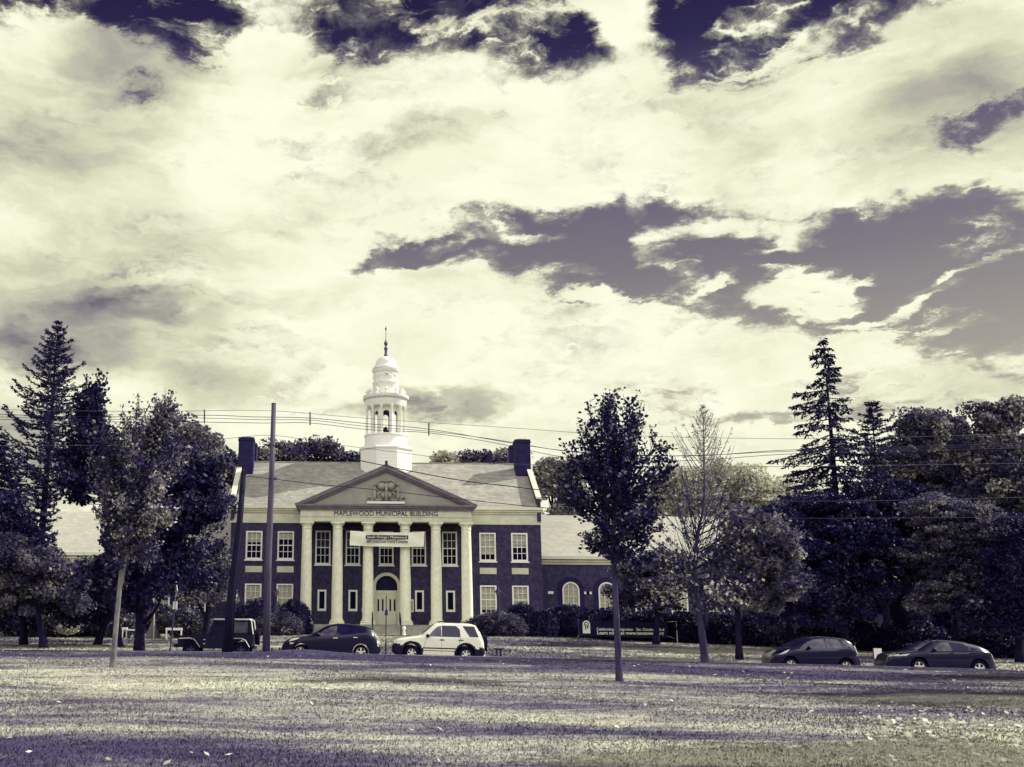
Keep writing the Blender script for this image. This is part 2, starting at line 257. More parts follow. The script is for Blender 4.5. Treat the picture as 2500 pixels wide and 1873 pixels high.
# ---------------------------------------------------------------- mesh helpers
class MB:
    def __init__(s): s.v = []; s.f = []; s.mi = []
    def add(s, vs, fs, mi=0):
        o = len(s.v); s.v.extend([tuple(p) for p in vs]); s.f.extend([tuple(i+o for i in f) for f in fs]); s.mi.extend([mi]*len(fs)); return s
    def box(s, x0, x1, y0, y1, z0, z1, mi=0):
        return s.add([(x0, y0, z0), (x1, y0, z0), (x1, y1, z0), (x0, y1, z0), (x0, y0, z1), (x1, y0, z1), (x1, y1, z1), (x0, y1, z1)],
                     [(0, 3, 2, 1), (4, 5, 6, 7), (0, 1, 5, 4), (1, 2, 6, 5), (2, 3, 7, 6), (3, 0, 4, 7)], mi)
    def prism(s, poly, y0, y1, mi=0):
        """poly = [(x, z)] counterclockwise as seen from -y"""
        n = len(poly); vs = [(x, y0, z) for x, z in poly]+[(x, y1, z) for x, z in poly]
        fs = [tuple(range(n)), tuple(range(2*n-1, n-1, -1))]+[(i, i+n, (i+1) % n+n, (i+1) % n) for i in range(n)]
        return s.add(vs, fs, mi)
    def lathe(s, prof, c=(0, 0, 0), n=24, axis='z', a0=0., mi=0, cap=True):
        """prof = [(r, h)]"""
        vs = []; k = len(prof)
        for j in range(n):
            a = a0+2*PI*j/n; ca, sa = math.cos(a), math.sin(a)
            for r, h in prof:
                p = (r*ca, r*sa, h) if axis == 'z' else ((r*ca, h, r*sa) if axis == 'y' else (h, r*ca, r*sa))
                vs.append((p[0]+c[0], p[1]+c[1], p[2]+c[2]))
        fs = [(j*k+i, ((j+1) % n)*k+i, ((j+1) % n)*k+i+1, j*k+i+1) for j in range(n) for i in range(k-1)]
        if axis == 'y': fs = [f[::-1] for f in fs]
        if cap:
            fs.append(tuple(j*k for j in range(n))[::-1] if axis != 'y' else tuple(j*k for j in range(n)))
            fs.append(tuple(j*k+k-1 for j in range(n)) if axis != 'y' else tuple(j*k+k-1 for j in range(n))[::-1])
        return s.add(vs, fs, mi)
    def tube(s, pts, rad, n=6, mi=0):
        pts = [Vector(p) for p in pts]; k = len(pts); rad = [rad]*k if not hasattr(rad, '__len__') else rad
        vs = []
        for i, p in enumerate(pts):
            d = (pts[min(i+1, k-1)]-pts[max(i-1, 0)]).normalized(); a = d.orthogonal() if abs(d.z) > .9 else d.cross(Vector((0, 0, 1)))
            if abs(d.z) > .9: a = Vector((1, 0, 0))-d*d.x
            a.normalize(); b = d.cross(a)
            for j in range(n):
                q = p+(a*math.cos(2*PI*j/n)+b*math.sin(2*PI*j/n))*rad[i]; vs.append(q)
        fs = [(i*n+j, i*n+(j+1) % n, (i+1)*n+(j+1) % n, (i+1)*n+j) for i in range(k-1) for j in range(n)]
        fs += [tuple(range(n))[::-1], tuple(range((k-1)*n, k*n))]
        return s.add(vs, fs, mi)
    def build(s, name, mt, parent=None, smooth=False, world=True):
        me = bpy.data.meshes.new(name); me.from_pydata(s.v, [], s.f)
        for q in (mt if isinstance(mt, (list, tuple)) else [mt]): me.materials.append(M[q] if isinstance(q, str) else q)
        if any(s.mi): me.polygons.foreach_set('material_index', s.mi)
        if smooth: me.polygons.foreach_set('use_smooth', [True]*len(me.polygons))
        me.update(); o = bpy.data.objects.new(name, me); COL.objects.link(o)
        if parent is not None: attach(o, parent, world)
        if smooth == 'angle':
            me.set_sharp_from_angle(angle=math.radians(38))
        return o
def attach(o, parent, world=True):
    o.parent = parent
    if world:
        q = parent; T = Matrix.Identity(4)
        if parent.type == 'EMPTY': T = Matrix.Translation(-parent.location)
        o.matrix_parent_inverse = T
def tag(o, label=None, cat=None, group=None, kind=None):
    if label: o['label'] = label
    if cat: o['category'] = cat
    if group: o['group'] = group
    if kind: o['kind'] = kind
    return o
def thing(name, loc, label, cat, group=None, rz=0.):
    o = bpy.data.objects.new(name, None); COL.objects.link(o); o.location = loc; o.rotation_euler = (0, 0, rz); o.empty_display_size = .3
    return tag(o, label, cat, group)
def text_mesh(name, s, mt, parent, cx, y, z, height, width=None, bold=0., extr=.012, align='CENTER', world=True):
    cu = bpy.data.curves.new(name, 'FONT'); cu.body = s; cu.size = 1; cu.align_x = 'CENTER'; cu.extrude = .01; cu.offset = bold; cu.resolution_u = 3
    o = bpy.data.objects.new(name+'_c', cu); COL.objects.link(o); dg = bpy.context.evaluated_depsgraph_get(); dg.update()
    me = bpy.data.meshes.new_from_object(o.evaluated_get(dg)); bpy.data.objects.remove(o); bpy.data.curves.remove(cu)
    n = len(me.vertices); a = np.zeros(n*3); me.vertices.foreach_get('co', a); a = a.reshape(-1, 3)
    x0, x1, y0, y1 = a[:, 0].min(), a[:, 0].max(), a[:, 1].min(), a[:, 1].max()
    k = height/.72; kx = (width/(x1-x0)) if width else k
    if align == 'LEFT': xx = (a[:, 0]-x0)*kx+cx
    else: xx = (a[:, 0]-(x0+x1)/2)*kx+cx
    b = np.stack([xx, y-(a[:, 2]/.01)*extr/2, a[:, 1]*k+z], 1); me.vertices.foreach_set('co', b.ravel())
    me.materials.clear(); me.materials.append(M[mt]); me.name = name
    r = bpy.data.objects.new(name, me); COL.objects.link(r)
    if parent is not None: attach(r, parent, world)
    return r
def curvetube(name, pts, r, mt, parent=None, n=5):
    return MB().tube(pts, r, n).build(name, mt, parent, smooth=True)
# ---------------------------------------------------------------- terrain
def sstep(a, b, x): t = min(1, max(0, (x-a)/(b-a))); return t*t*(3-2*t)
CREST = [(-60, .8), (-15.2, .74), (-3, .74), (2.5, .66), (6.9, .61), (15.1, .47), (17.9, .43), (22, .37), (27.2, .26), (60, -.1)]
def ip(tab, x): return float(np.interp(x, [a for a, _ in tab], [b for _, b in tab]))
def road_z(x): return .38-.0180*max(0., x) if x < 60 else -.70
YC = 46.0; ROAD0, ROAD1 = 47.2, 53.6
BACK = [(-60, 1.2), (-17, 1.25), (12, 1.3), (24, 1.07), (32, .92), (47, .6), (90, .3)]
def ground_z(x, y):
    zc = ip(CREST, x)+.13*math.exp(-((x+1.9)/1.3)**2)*math.exp(-((y-45.6)/1.6)**2)
    und = .035*math.sin(x*.43+1)*math.sin(y*.31)+.02*math.sin(x*1.1+y*.7)
    if y <= YC: return zc*(y/YC)+und*sstep(3, 12, y)*(1-sstep(40, 46, y))
    zr = road_z(x)
    if y < ROAD0-.15: return zc+(zr+.10-zc)*sstep(YC, ROAD0-.15, y)
    if y <= ROAD1+.15: return zr
    zb = ip(BACK, x); t = (y-ROAD1-.15)/(80-ROAD1-.15); t = min(1., t)
    z = zr+.10+(zb-zr-.10)*t+und*sstep(0, .3, t)*(1-sstep(.7, 1, t))
    if y > 100: z += sstep(100, 260, y)*1.0
    return z
def grid(name, xs, ys, zf, mt, dz=0.):
    nx, ny = len(xs), len(ys); v = [(x, y, zf(x, y)+dz) for y in ys for x in xs]
    f = [(j*nx+i, j*nx+i+1, (j+1)*nx+i+1, (j+1)*nx+i) for j in range(ny-1) for i in range(nx-1)]
    me = bpy.data.meshes.new(name); me.from_pydata(v, [], f); me.materials.append(M[mt]); me.polygons.foreach_set('use_smooth', [True]*len(f))
    o = bpy.data.objects.new(name, me); COL.objects.link(o); return tag(o, kind='structure')
xs = sorted(set(list(np.arange(-30, 45.1, .5))+list(np.arange(-160, -30, 10))+list(np.arange(50, 240, 10))))
ys = sorted(set(list(np.arange(-60, 0, 6.))+list(np.arange(0, 40, .8))+list(np.arange(40, 55, .25))+list(np.arange(55, 100, 1.5))+list(np.arange(100, 700, 25.))+[ROAD0-.16, ROAD0-.15, ROAD1+.15, ROAD1+.16]))
def gz2(x, y):
    if ROAD0-.15 <= y <= ROAD1+.15: return road_z(x)-.004
    return ground_z(x, y)
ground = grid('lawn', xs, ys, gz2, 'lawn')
road = grid('road', xs, [ROAD0-.14, ROAD0+1, 50, ROAD1-1, ROAD1+.14], lambda x, y: road_z(x), 'asphalt')
kx = [x for x in xs if -80 <= x <= 80]
for (ya, yb) in ((ROAD0-.15, ROAD0+.03), (ROAD1-.03, ROAD1+.15)):
    v = []; 
    for x in kx: zz = road_z(x); v += [(x, ya, zz-.02), (x, yb, zz-.02), (x, yb, zz+.13), (x, ya, zz+.13)]
    f = [(i*4+a, (i+1)*4+a, (i+1)*4+(a+1) % 4, i*4+(a+1) % 4) for i in range(len(kx)-1) for a in range(4)]
    me = bpy.data.meshes.new('kerb'); me.from_pydata(v, [], f); me.materials.append(M['kerbstone']); o = bpy.data.objects.new('kerb', me); COL.objects.link(o); tag(o, kind='structure')
# ================================================================ TOWN HALL
YF, YP = 93.0, 89.6
XC = X(942, YF, 1300)
hall = thing('town_hall', (XC, YF, ip(BACK, XC)), 'two storey dark brick civic building with pale columned portico, white cupola and low side wings', 'building')
def zf(py): return Z(py, YF)
xl, xr = X(566, YF, 1300), X(1323, YF, 1300); xl, xr = XC-(xr-xl)/2, XC+(xr-xl)/2
ZB = .7
def wall_with_holes(mb, x0, x1, z0, z1, Y, holes, th=.35):
    """front sheet of a wall with real openings; holes = (xa, xb, za, zb, arched)"""
    xs_ = sorted({x0, x1, *[h[0] for h in holes], *[h[1] for h in holes]}); 
    for a, b in zip(xs_, xs_[1:]):
        zs_ = sorted({z0, z1, *[q for h in holes if h[0] <= a and h[1] >= b for q in (h[2], h[3])]})
        for c, d in zip(zs_, zs_[1:]):
            mid = ((a+b)/2, (c+d)/2)
            if any(h[0] < mid[0] < h[1] and h[2] < mid[1] < h[3] for h in holes): continue
            mb.add([(a, Y, c), (b, Y, c), (b, Y, d), (a, Y, d)], [(0, 1, 2, 3)])
    for h in holes:
        xa, xb, za, zb_, arch = h
        if arch:
            r = (xb-xa)/2; cx = (xa+xb)/2; cz = zb_-r
            pts = [(cx+r*math.cos(q), cz+r*math.sin(q)) for q in np.linspace(0, PI, 17)]
            for (p, q) in zip(pts, pts[1:]):
                mb.add([(p[0], Y, p[1]), (p[0], Y, zb_), (q[0], Y, zb_), (q[0], Y, q[1])], [(0, 1, 2, 3)])
                mb.add([(p[0], Y, p[1]), (p[0], Y+th, p[1]), (q[0], Y+th, q[1]), (q[0], Y, q[1])], [(0, 1, 2, 3)])
            zt = cz
        else:
            zt = zb_; mb.add([(xa, Y, zt), (xb, Y, zt), (xb, Y+th, zt), (xa, Y+th, zt)], [(0, 1, 2, 3)])
        mb.add([(xa, Y, za), (xa, Y+th, za), (xa, Y+th, zt), (xa, Y, zt)], [(0, 1, 2, 3)])
        mb.add([(xb, Y, za), (xb, Y, zt), (xb, Y+th, zt), (xb, Y+th, za)], [(0, 1, 2, 3)])
        mb.add([(xa, Y, za), (xb, Y, za), (xb, Y+th, za), (xa, Y+th, za)], [(0, 1, 2, 3)])
def window(parent, xa, xb, za, zb_, Y, blind=.5, rows=4, cols=3, casing=.13, sill=True, name='window', bmt='blind', top_gap=.0, mtl='white', arch=False):
    """sash window set into its opening: frame > pane, glazing_bar, blind, sill"""
    f = MB(); w = casing; y0, y1 = Y-.03, Y+.12
    if arch:
        r = (xb-xa)/2; cx = (xa+xb)/2; cz = zb_-r
        o_, i_ = [(cx+r*math.cos(q), cz+r*math.sin(q)) for q in np.linspace(0, PI, 17)], [(cx+(r-w)*math.cos(q), cz+(r-w)*math.sin(q)) for q in np.linspace(0, PI, 17)]
        for k in range(16): f.prism([i_[k], o_[k], o_[k+1], i_[k+1]], y0, y1)
        zt = cz
    else:
        zt = zb_-w; f.box(xa, xb, y0, y1, zb_-w, zb_)
    f.box(xa, xa+w, y0, y1, za, zt); f.box(xb-w, xb, y0, y1, za, zt); f.box(xa+w, xb-w, y0, y1, za, za+w*1.3)
    fr = f.build(name, mtl, parent)
    ia, ib, ja, jb = xa+w, xb-w, za+w*1.3, (zb_-w)
    p = MB().add([(ia, Y+.09, ja), (ib, Y+.09, ja), (ib, Y+.09, jb), (ia, Y+.09, jb)], [(0, 1, 2, 3)]); p.build('pane', 'glass', fr)
    MB().box(ia-.02, ib+.02, Y+.30, Y+.34, ja-.02, jb).build('room_shade', 'dark', fr)  # dark sheet in place of the unlit room's shade
    if blind > 0:
        bb = jb-top_gap; MB().box(ia, ib, Y+.15, Y+.17, bb-(jb-ja)*blind, bb).build('blind', bmt, fr)
    g = MB(); t = .045; y2, y3 = Y+.04, Y+.08
    for k in range(1, cols): xx = ia+(ib-ia)*k/cols; g.box(xx-t/2, xx+t/2, y2, y3, ja, jb)
    for k in range(1, rows):
        zz = ja+(jb-ja)*k/rows; tt = t*1.9 if k*2 == rows else t
        g.box(ia, ib, y2-.004, y3+.004, zz-tt/2, zz+tt/2)
    g.build('glazing_bars', mtl, fr)
    if sill: MB().box(xa-.09, xb+.09, Y-.12, Y+.02, za-.10, za-.002).build('sill', mtl, fr)
    return fr
def xw(px, Y=YF, py=1330): return X(px, Y, py)
# openings of the two storey block
half = (1211.6-1169)/2
up_c = [620.1, 697.5, 1190.5, 1268.3]; lo_c = up_c
up_w = []; holes = []
for c in up_c: cx = X(c, YF, 1333); holes.append((cx-.71, cx+.71, zf(1369), zf(1299), False))
for c in [617.5, 695, 1192.5, 1271]: cx = X(c, YF, 1460); holes.append((cx-.71, cx+.71, zf(1499), zf(1427.5), False))
PH = []                                             # openings inside the portico
for a, b in ((770, 807), (844, 879), (925.5, 960.7), (1005, 1040), (1079, 1116)):
    PH.append((X(a, YF, 1330), X(b, YF, 1330), zf(1380), zf(1297), False))
for a, b in ((775, 796.5), (850.6, 872.7), (1013.3, 1035), (1089, 1111)):
    PH.append((X(a, YF, 1470), X(b, YF, 1470), zf(1493), zf(1441), False))
DX0, DX1 = X(916.5, YF, 1480), X(971, YF, 1480); FLOOR = Z(1525.5, 90)
door_hole = (DX0, DX1, FLOOR, zf(1405), True)
w = MB(); wall_with_holes(w, xl, xr, ZB, zf(1237.5), YF, holes+PH+[door_hole])
w.box(xl, xr, YF+12, YF+12.3, ZB, zf(1237.5)); 
ridgeY, ridgeZ = 99.0, Z(1131, 99.0); eaveZ = zf(1237.0)
for x, s in ((xl, 1), (xr, -1)):
    w.add([(x, YF, ZB), (x, YF+12.3, ZB), (x, YF+12.3, eaveZ), (x, YF, eaveZ)], [(0, 1, 2, 3) if s < 0 else (3, 2, 1, 0)])
w.build('wall', 'brick', hall)
# corner pilaster strips and belt panels
for a, b in ((xl-.05, xl+.42), (xr-.42, xr+.05)): MB().box(a, b, YF-.10, YF-.003, zf(1279), zf(1254)).build('corner_block', 'stone', hall)
for c in (619.5, 696.5, 1191.8, 1270):
    cx = X(c, YF, 1391); MB().box(cx-.72, cx+.72, YF-.025, YF+.05, zf(1399.5), zf(1384.5)).build('stone_panel', 'stone', hall)
bl_up = [.36, .22, .78, .42]; bl_lo = [1, 1, .86, .84]
for h, b in zip(holes[:4], bl_up): window(hall, *h[:4], YF, blind=b, top_gap=.05)
for h, b in zip(holes[4:], bl_lo): window(hall, *h[:4], YF, blind=b, top_gap=.06)
for i, h in enumerate(PH[:5]): window(hall, *h[:4], YF, blind=[.5, .45, .0, .5, .5][i], top_gap=.03, rows=4, casing=.12, bmt='blind_in_shade')
for h in PH[5:]: window(hall, *h[:4], YF, blind=0, rows=1, cols=1, casing=.15, sill=False, name='narrow_window')
# frieze and cornice of the side parts
px0, px1 = X(733, YP, 1260), X(1151, YP, 1260); PC = (px0+px1)/2
pl_, pr_ = px0, px1
for a, b in ((xl-.02, pl_+.3), (pr_-.3, xr+.02)): MB().box(a, b, YF-.07, YF-.004, zf(1279), zf(1254)).build('frieze', 'stone', hall)
for a, b in ((xl-.2, pl_+.3), (pr_-.3, xr+.2)):
    cn = MB(); cn.box(a+.12, b, YF-.18, YF-.006, zf(1254)+.002, zf(1249)); cn.box(a+.06, b, YF-.30, YF-.008, zf(1249)+.002, zf(1244)); cn.build('cornice', 'stone', hall)
    MB().box(a-.04, b, YF-.42, YF-.01, zf(1244)+.002, zf(1236.6)).build('gutter', 'cream', hall)
# main roof, gable parapets, chimneys
ov = YF-.36; sl_ = (ridgeZ-eaveZ)/(ridgeY-ov)
bk = 2*ridgeY-ov
rf = MB(); x0, x1 = xl+.28, xr-.28
rf.add([(x0, ov, eaveZ), (x1, ov, eaveZ), (x1, ridgeY, ridgeZ), (x0, ridgeY, ridgeZ), (x0, bk, eaveZ), (x1, bk, eaveZ)], [(0, 1, 2, 3), (3, 2, 5, 4), (0, 4, 5, 1)])
roof = rf.build('roof', 'roof', hall)
MB().tube([(x0, ridgeY, ridgeZ+.02), (x1, ridgeY, ridgeZ+.02)], .07, 6).build('ridge_cap', 'roof', roof)
for s, xx in ((-1, xl), (1, xr)):
    a, b = (xx-.02, xx+.30) if s < 0 else (xx-.30, xx+.02)
    g = MB(); pr = [(ov+.1, zf(1279)+.3), (ov+.1, eaveZ+.75), (97.0, eaveZ+(97.0-ov)*sl_+.55), (101.0, eaveZ+(97.0-ov)*sl_+.55), (bk-.1, eaveZ+.75), (bk-.1, zf(1279)+.3)]
    n = len(pr); g.add([(a, y, z) for y, z in pr]+[(b, y, z) for y, z in pr], [tuple(range(n))[::-1], tuple(range(n, 2*n))]+[(i, i+n, (i+1) % n+n, (i+1) % n)[::-1] for i in range(n)])
    g.build('gable_parapet', 'brick', hall)
    c0, c1 = a-.07, b+.07
    for (ya, za), (yb, zb_) in ((pr[1], pr[2]), (pr[3], pr[4])):
        c = MB(); c.add([(c0, ya-.02, za+.01), (c1, ya-.02, za+.01), (c1, yb, zb_+.01), (c0, yb, zb_+.01), (c0, ya-.02, za+.17), (c1, ya-.02, za+.17), (c1, yb, zb_+.17), (c0, yb, zb_+.17)],
              [(0, 3, 2, 1), (4, 5, 6, 7), (0, 1, 5, 4), (1, 2, 6, 5), (2, 3, 7, 6), (3, 0, 4, 7)])
        c.build('coping', 'cream', hall)
    for yc in (97.1, 100.3):
        cw = 1.36; ca, cb_ = (xx, xx+cw) if s < 0 else (xx-cw, xx)
        ztop = Z(1070.5, 97.2); ch = MB(); ch.box(ca-.01, cb_+.01, yc, yc+1.25, eaveZ+2, ztop-.32)
        ch.box(ca-.07, cb_+.07, yc-.06, yc+1.31, ztop-.32, ztop-.2); ch.box(ca-.03, cb_+.03, yc-.02, yc+1.27, ztop-.2, ztop)
        cc = ch.build('chimney', 'brick_chimney', roof, world=True); MB().box(ca+.25, cb_-.25, yc+.25, yc+1., ztop, ztop+.1).build('chimney_cap', 'stone', roof)
    lk = MB(); ca, cb_ = (xx, xx+.5) if s < 0 else (xx-.5, xx); lk.box(ca+.02, cb_-.02, 98.36, 100.29, eaveZ+2, Z(1070.5, 97.2)-2.2); lk.build('chimney_wall', 'brick_chimney', roof)
# ---- portico
archT, archB, frT = Z(1262, YP), Z(1273.5, YP), Z(1246, YP)
zcor = Z(1233, YP)
en = MB(); en.box(px0, px1, YP, YF-.01, archB+.06, archT-.02); en.box(px0-.02, px1+.02, YP-.03, YF-.011, archB, archB+.06)
en.box(px0-.05, px1+.05, YP-.06, YF-.012, archT-.02, archT+.05); en.box(px0+.01, px1-.01, YP+.02, YF-.013, archT+.05, frT)
en.build('entablature', 'stone', hall)
ck = MB(); cl, cr = X(721, YP-.5, 1235), X(1165.4, YP-.5, 1235)
ck.box(px0-.12, px1+.12, YP-.15, YF-.014, frT+.002, frT+.16); ck.box(cl+.12, cr-.12, YP-.28, YF-.016, frT+.162, frT+.30); ck.box(cl, cr, YP-.40, YF-.018, frT+.302, zcor)
ck.build('portico_cornice', 'cornice', hall)
text_mesh('lettering', 'MAPLEWOOD MUNICIPAL BUILDING', 'lettering', hall, X(942.5, YP, 1254), YP-.01, Z(1259.4, YP), .40, X(1069, YP, 1254)-X(816.5, YP, 1254), bold=.0, extr=.05)
apz = Z(1135.5, YP-.5); PX = (cl+cr)/2; tk = .50
rk = MB()
for s in (-1, 1):
    xe = cl if s < 0 else cr
    def strip(y0, y1, d0, d1, ext):
        dx = ext
        P = [(xe, zcor+.003-d1*0), (PX, apz-d0*0)]
        a = [(xe-s*dx*0, zcor+.003), (xe-s*(d1)*2.2, zcor+.003), (PX, apz-d1), (PX, apz)]
        if s > 0: a = a[::-1]
        rk.prism(a, y0, y1)
    strip(YP-.40, YP+.05, 0, .26, 0)
    def strip2(y0, y1, d0, d1):
        k = (PX-xe)/(apz-zcor)
        a = [(xe+k*d0, zcor+.004), (xe+k*d1, zcor+.004), (PX, apz-d1), (PX, apz-d0)]
        if s > 0: a = a[::-1]
        rk.prism(a, y0, y1)
    strip2(YP-.27, YP+.06, .26, .40); strip2(YP-.12, YP+.07, .40, .52)
rk.build('raking_cornice', 'cornice', hall)
MB().add([(cl+.4, YP+.04, zcor), (cr-.4, YP+.04, zcor), (PX, YP+.04, apz-.4)], [(0, 1, 2)]).build('tympanum', 'tympanum', hall)
pr = MB(); e = .10
pr.add([(cl-.08, YP-.46, zcor+.02), (PX, YP-.46, apz+.12), (PX, 98.6, apz+.12), (cl-.08, 98.6, zcor+.02)], [(0, 1, 2, 3)]); pr.add([(cr+.08, YP-.46, zcor+.02), (PX, YP-.46, apz+.12), (PX, 98.6, apz+.12), (cr+.08, 98.6, zcor+.02)], [(3, 2, 1, 0)])
pr.add([(cl-.08, YP-.46, zcor+.02), (PX, YP-.46, apz+.12), (PX, YP-.46, apz+.02), (cl+.1, YP-.46, zcor+.01)], [(3, 2, 1, 0)]); pr.add([(cr+.08, YP-.46, zcor+.02), (PX, YP-.46, apz+.12), (PX, YP-.46, apz+.02), (cr-.1, YP-.46, zcor+.01)], [(0, 1, 2, 3)])
pr.build('portico_roof', 'roof', hall)
MB().box(PX-.11, PX+.11, YP-.6, YP-.3, apz+.05, apz+.36).build('apex_block', 'black_metal', hall)
# carved relief over its plinth
MB().box(X(896, YP, 1228), X(988, YP, 1228), YP-.28, YP+.03, Z(1231.5, YP)+.03, Z(1225, YP)).build('relief_plinth', 'white', hall)
def ell(mb, c, r, n=12, m_=8):
    vs = []; fs = []
    for i in range(m_+1):
        th = PI*i/m_
        for j in range(n):
            ph = 2*PI*j/n; vs.append((c[0]+r[0]*math.sin(th)*math.cos(ph), c[1]+r[1]*math.sin(th)*math.sin(ph), c[2]+r[2]*math.cos(th)))
    for i in range(m_):
        for j in range(n): fs.append((i*n+j, (i+1)*n+j, (i+1)*n+(j+1) % n, i*n+(j+1) % n))
    mb.add(vs, fs)
rl = MB()
def R(px, py, dy=.0): p = at(px, py, YP); return (p.x, YP-.06+dy*2.2, p.z)
q = 1/29.0
for sx in (-1, 1):
    def rr(dx, py, dy=0): return R(943+sx*dx, py, dy)
    ell(rl, rr(11, 1187), (11*q, .36, 9*q))                                   # the two domed halves
    rl.tube([rr(4, 1176), rr(12, 1173), rr(20, 1178), rr(24, 1188)], [.05, .08, .08, .05], 6)
    ell(rl, rr(27, 1184, -.05), (2.8*q, .33, 3.4*q)); rl.tube([rr(27, 1188), rr(29, 1198), rr(28, 1212), rr(30, 1221)], [.10, .15, .15, .08], 7)   # standing supporters
    rl.tube([rr(27, 1192), rr(20, 1198), rr(14, 1200)], [.07, .06, .05], 6)
    rl.tube([rr(14, 1201), rr(20, 1206), rr(17, 1216), rr(8, 1220)], [.12, .13, .12, .1], 7)
    ell(rl, rr(8, 1210, -.03), (5*q, .32, 7*q)); rl.tube([rr(34, 1221), rr(38, 1214), rr(43, 1213), rr(45, 1218), rr(41, 1221)], [.10, .10, .09, .08, .06], 6)
    ell(rl, rr(20, 1222), (9*q, .33, 3*q)); ell(rl, rr(37, 1223), (8*q, .32, 2.4*q))
rl.tube([R(943, 1172), R(943, 1182, -.08), R(943, 1205, -.1), R(943, 1223, -.06)], [.07, .12, .14, .16], 8); ell(rl, R(943, 1176, -.1), (3*q, .32, 3.4*q))
rl.build('carved_relief', 'tympanum', hall, smooth=True)
# columns
COLX = [746.5, 823.5, 898.5, 989.2, 1065, 1141]; r0 = .47
for c in COLX:
    cx = X(c, 90.1, 1400); cy = 90.15; prof = []
    if c in (746.5, 1141): cx -= .04*(1 if c > 942 else -1)
    zt, zb_ = archB, FLOOR
    shaft = [(r0*(1-.16*(t**1.6)), zb_+.42+(zt-.62-zb_-.42)*t) for t in np.linspace(0, 1, 9)]
    o = MB().lathe(shaft, (cx, cy, 0), 28).build('column', 'column', hall, smooth='angle')
    bz = MB(); bz.box(cx-.62, cx+.62, cy-.62, cy+.62, zb_+.003, zb_+.14); bz.lathe([(.60, zb_+.14), (.64, zb_+.20), (.60, zb_+.27), (.52, zb_+.29), (.56, zb_+.34), (.52, zb_+.40), (.48, zb_+.43)], (cx, cy, 0), 28)
    bz.build('column_base', 'column', o, smooth='angle')
    cp = MB(); cp.lathe([(.40, zt-.63), (.44, zt-.60), (.44, zt-.56), (.40, zt-.53), (.41, zt-.34), (.46, zt-.31), (.54, zt-.20), (.56, zt-.15)], (cx, cy, 0), 28); cp.box(cx-.58, cx+.58, cy-.58+.02, cy+.58, zt-.15, zt-.003)
    cp.build('capital', 'column', o, smooth='angle')
# coffered dark ceiling of the portico is the underside of the entablature: lower it behind the front beam
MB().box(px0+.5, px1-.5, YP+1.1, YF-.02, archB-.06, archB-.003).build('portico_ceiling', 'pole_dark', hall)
# floor and steps
st = MB(); st.box(px0-.35, px1+.35, YP-.1, YF-.002, FLOOR-.95, FLOOR); st.build('portico_floor', 'steps', hall)
sx0, sx1 = X(775, YP-1, 1530), X(1150, YP-1, 1530); stp = MB(); nst = 6; zb0 = ground_z(XC, 86)-.05
for k in range(1, nst): stp.box(PX-5.9, PX+6.2, YP-.1-.36*k, YP-.1-.36*(k-1)-.002, zb0, FLOOR-(FLOOR-zb0-.1)*k/nst)
stp.build('steps', 'steps', hall)
ch_ = MB()
for xx in (px0-.35, px1-.75): MB().box(xx, xx+1.1, YP-1.9, YP-.102, zb0, FLOOR-.35).build('step_cheek', 'steps', hall)
# door with fanlight
YD = YF+.18
dr = MB(); rr_ = (DX1-DX0)/2; cx = (DX0+DX1)/2; cz = zf(1405)-rr_
a_o = [(cx+(rr_+.24)*math.cos(q_), cz+(rr_+.24)*math.sin(q_)) for q_ in np.linspace(0, PI, 21)]; a_i = [(cx+(rr_-.03)*math.cos(q_), cz+(rr_-.03)*math.sin(q_)) for q_ in np.linspace(0, PI, 21)]
for k in range(20): dr.prism([a_i[k], a_o[k], a_o[k+1], a_i[k+1]], YF-.12, YF+.1)
dr.box(DX0-.24, DX0+.03, YF-.12, YF+.1, FLOOR+.004, cz-.002); dr.box(DX1-.03, DX1+.24, YF-.12, YF+.1, FLOOR+.004, cz-.002)
surround = dr.build('door_surround', 'stone', hall)
db = MB(); ztr = zf(1449.6); db.box(DX0+.03, DX1-.03, YD-.05, YD+.1, ztr, zf(1441.6)); db.build('transom', 'cream', hall)
fl = MB(); n = 17; pts = [(cx+(rr_-.03)*math.cos(q_), zf(1441.6)+(cz+rr_-.03-zf(1441.6))*math.sin(q_)) for q_ in np.linspace(0, PI, n)]
fl.add([(x, YD, z) for x, z in pts], [tuple(range(n))]); fan = fl.build('fanlight', 'print_dark', hall)
fb = MB(); c0 = zf(1441.6)
for q_ in (30, 60, 90, 120, 150): a = math.radians(q_); fb.tube([(cx, YD-.02, c0), (cx+(rr_-.06)*math.cos(a), YD-.02, c0+(cz+rr_-.06-c0)*math.sin(a))], .018, 4)
fb.build('fan_bars', 'iron', fan)
for s in (-1, 1):
    a, b = (DX0+.03, cx-.012) if s < 0 else (cx+.012, DX1-.03)
    leaf = MB(); leaf.box(a, b, YD-.02, YD+.05, FLOOR+.03, ztr-.002); L = leaf.build('door', 'cream', hall)
    for t0, t1 in ((.17, .33), (.58, .74)) if s < 0 else ((.26, .42), (.67, .83)):
        MB().box(a+(b-a)*t0, a+(b-a)*t1, YD-.035, YD-.021, zf(1492), zf(1463)).build('door_pane', 'print_dark', L)
    pn = MB(); pn.box(a+.12, b-.12, YD-.034, YD-.0205, FLOOR+.22, FLOOR+1.0); pn.build('door_panel', 'cream', L)
    hx = cx+s*.09; MB().tube([(hx, YD-.05, FLOOR+.95), (hx, YD-.05, FLOOR+1.2)], .02, 6).build('door_handle', 'black_metal', L)
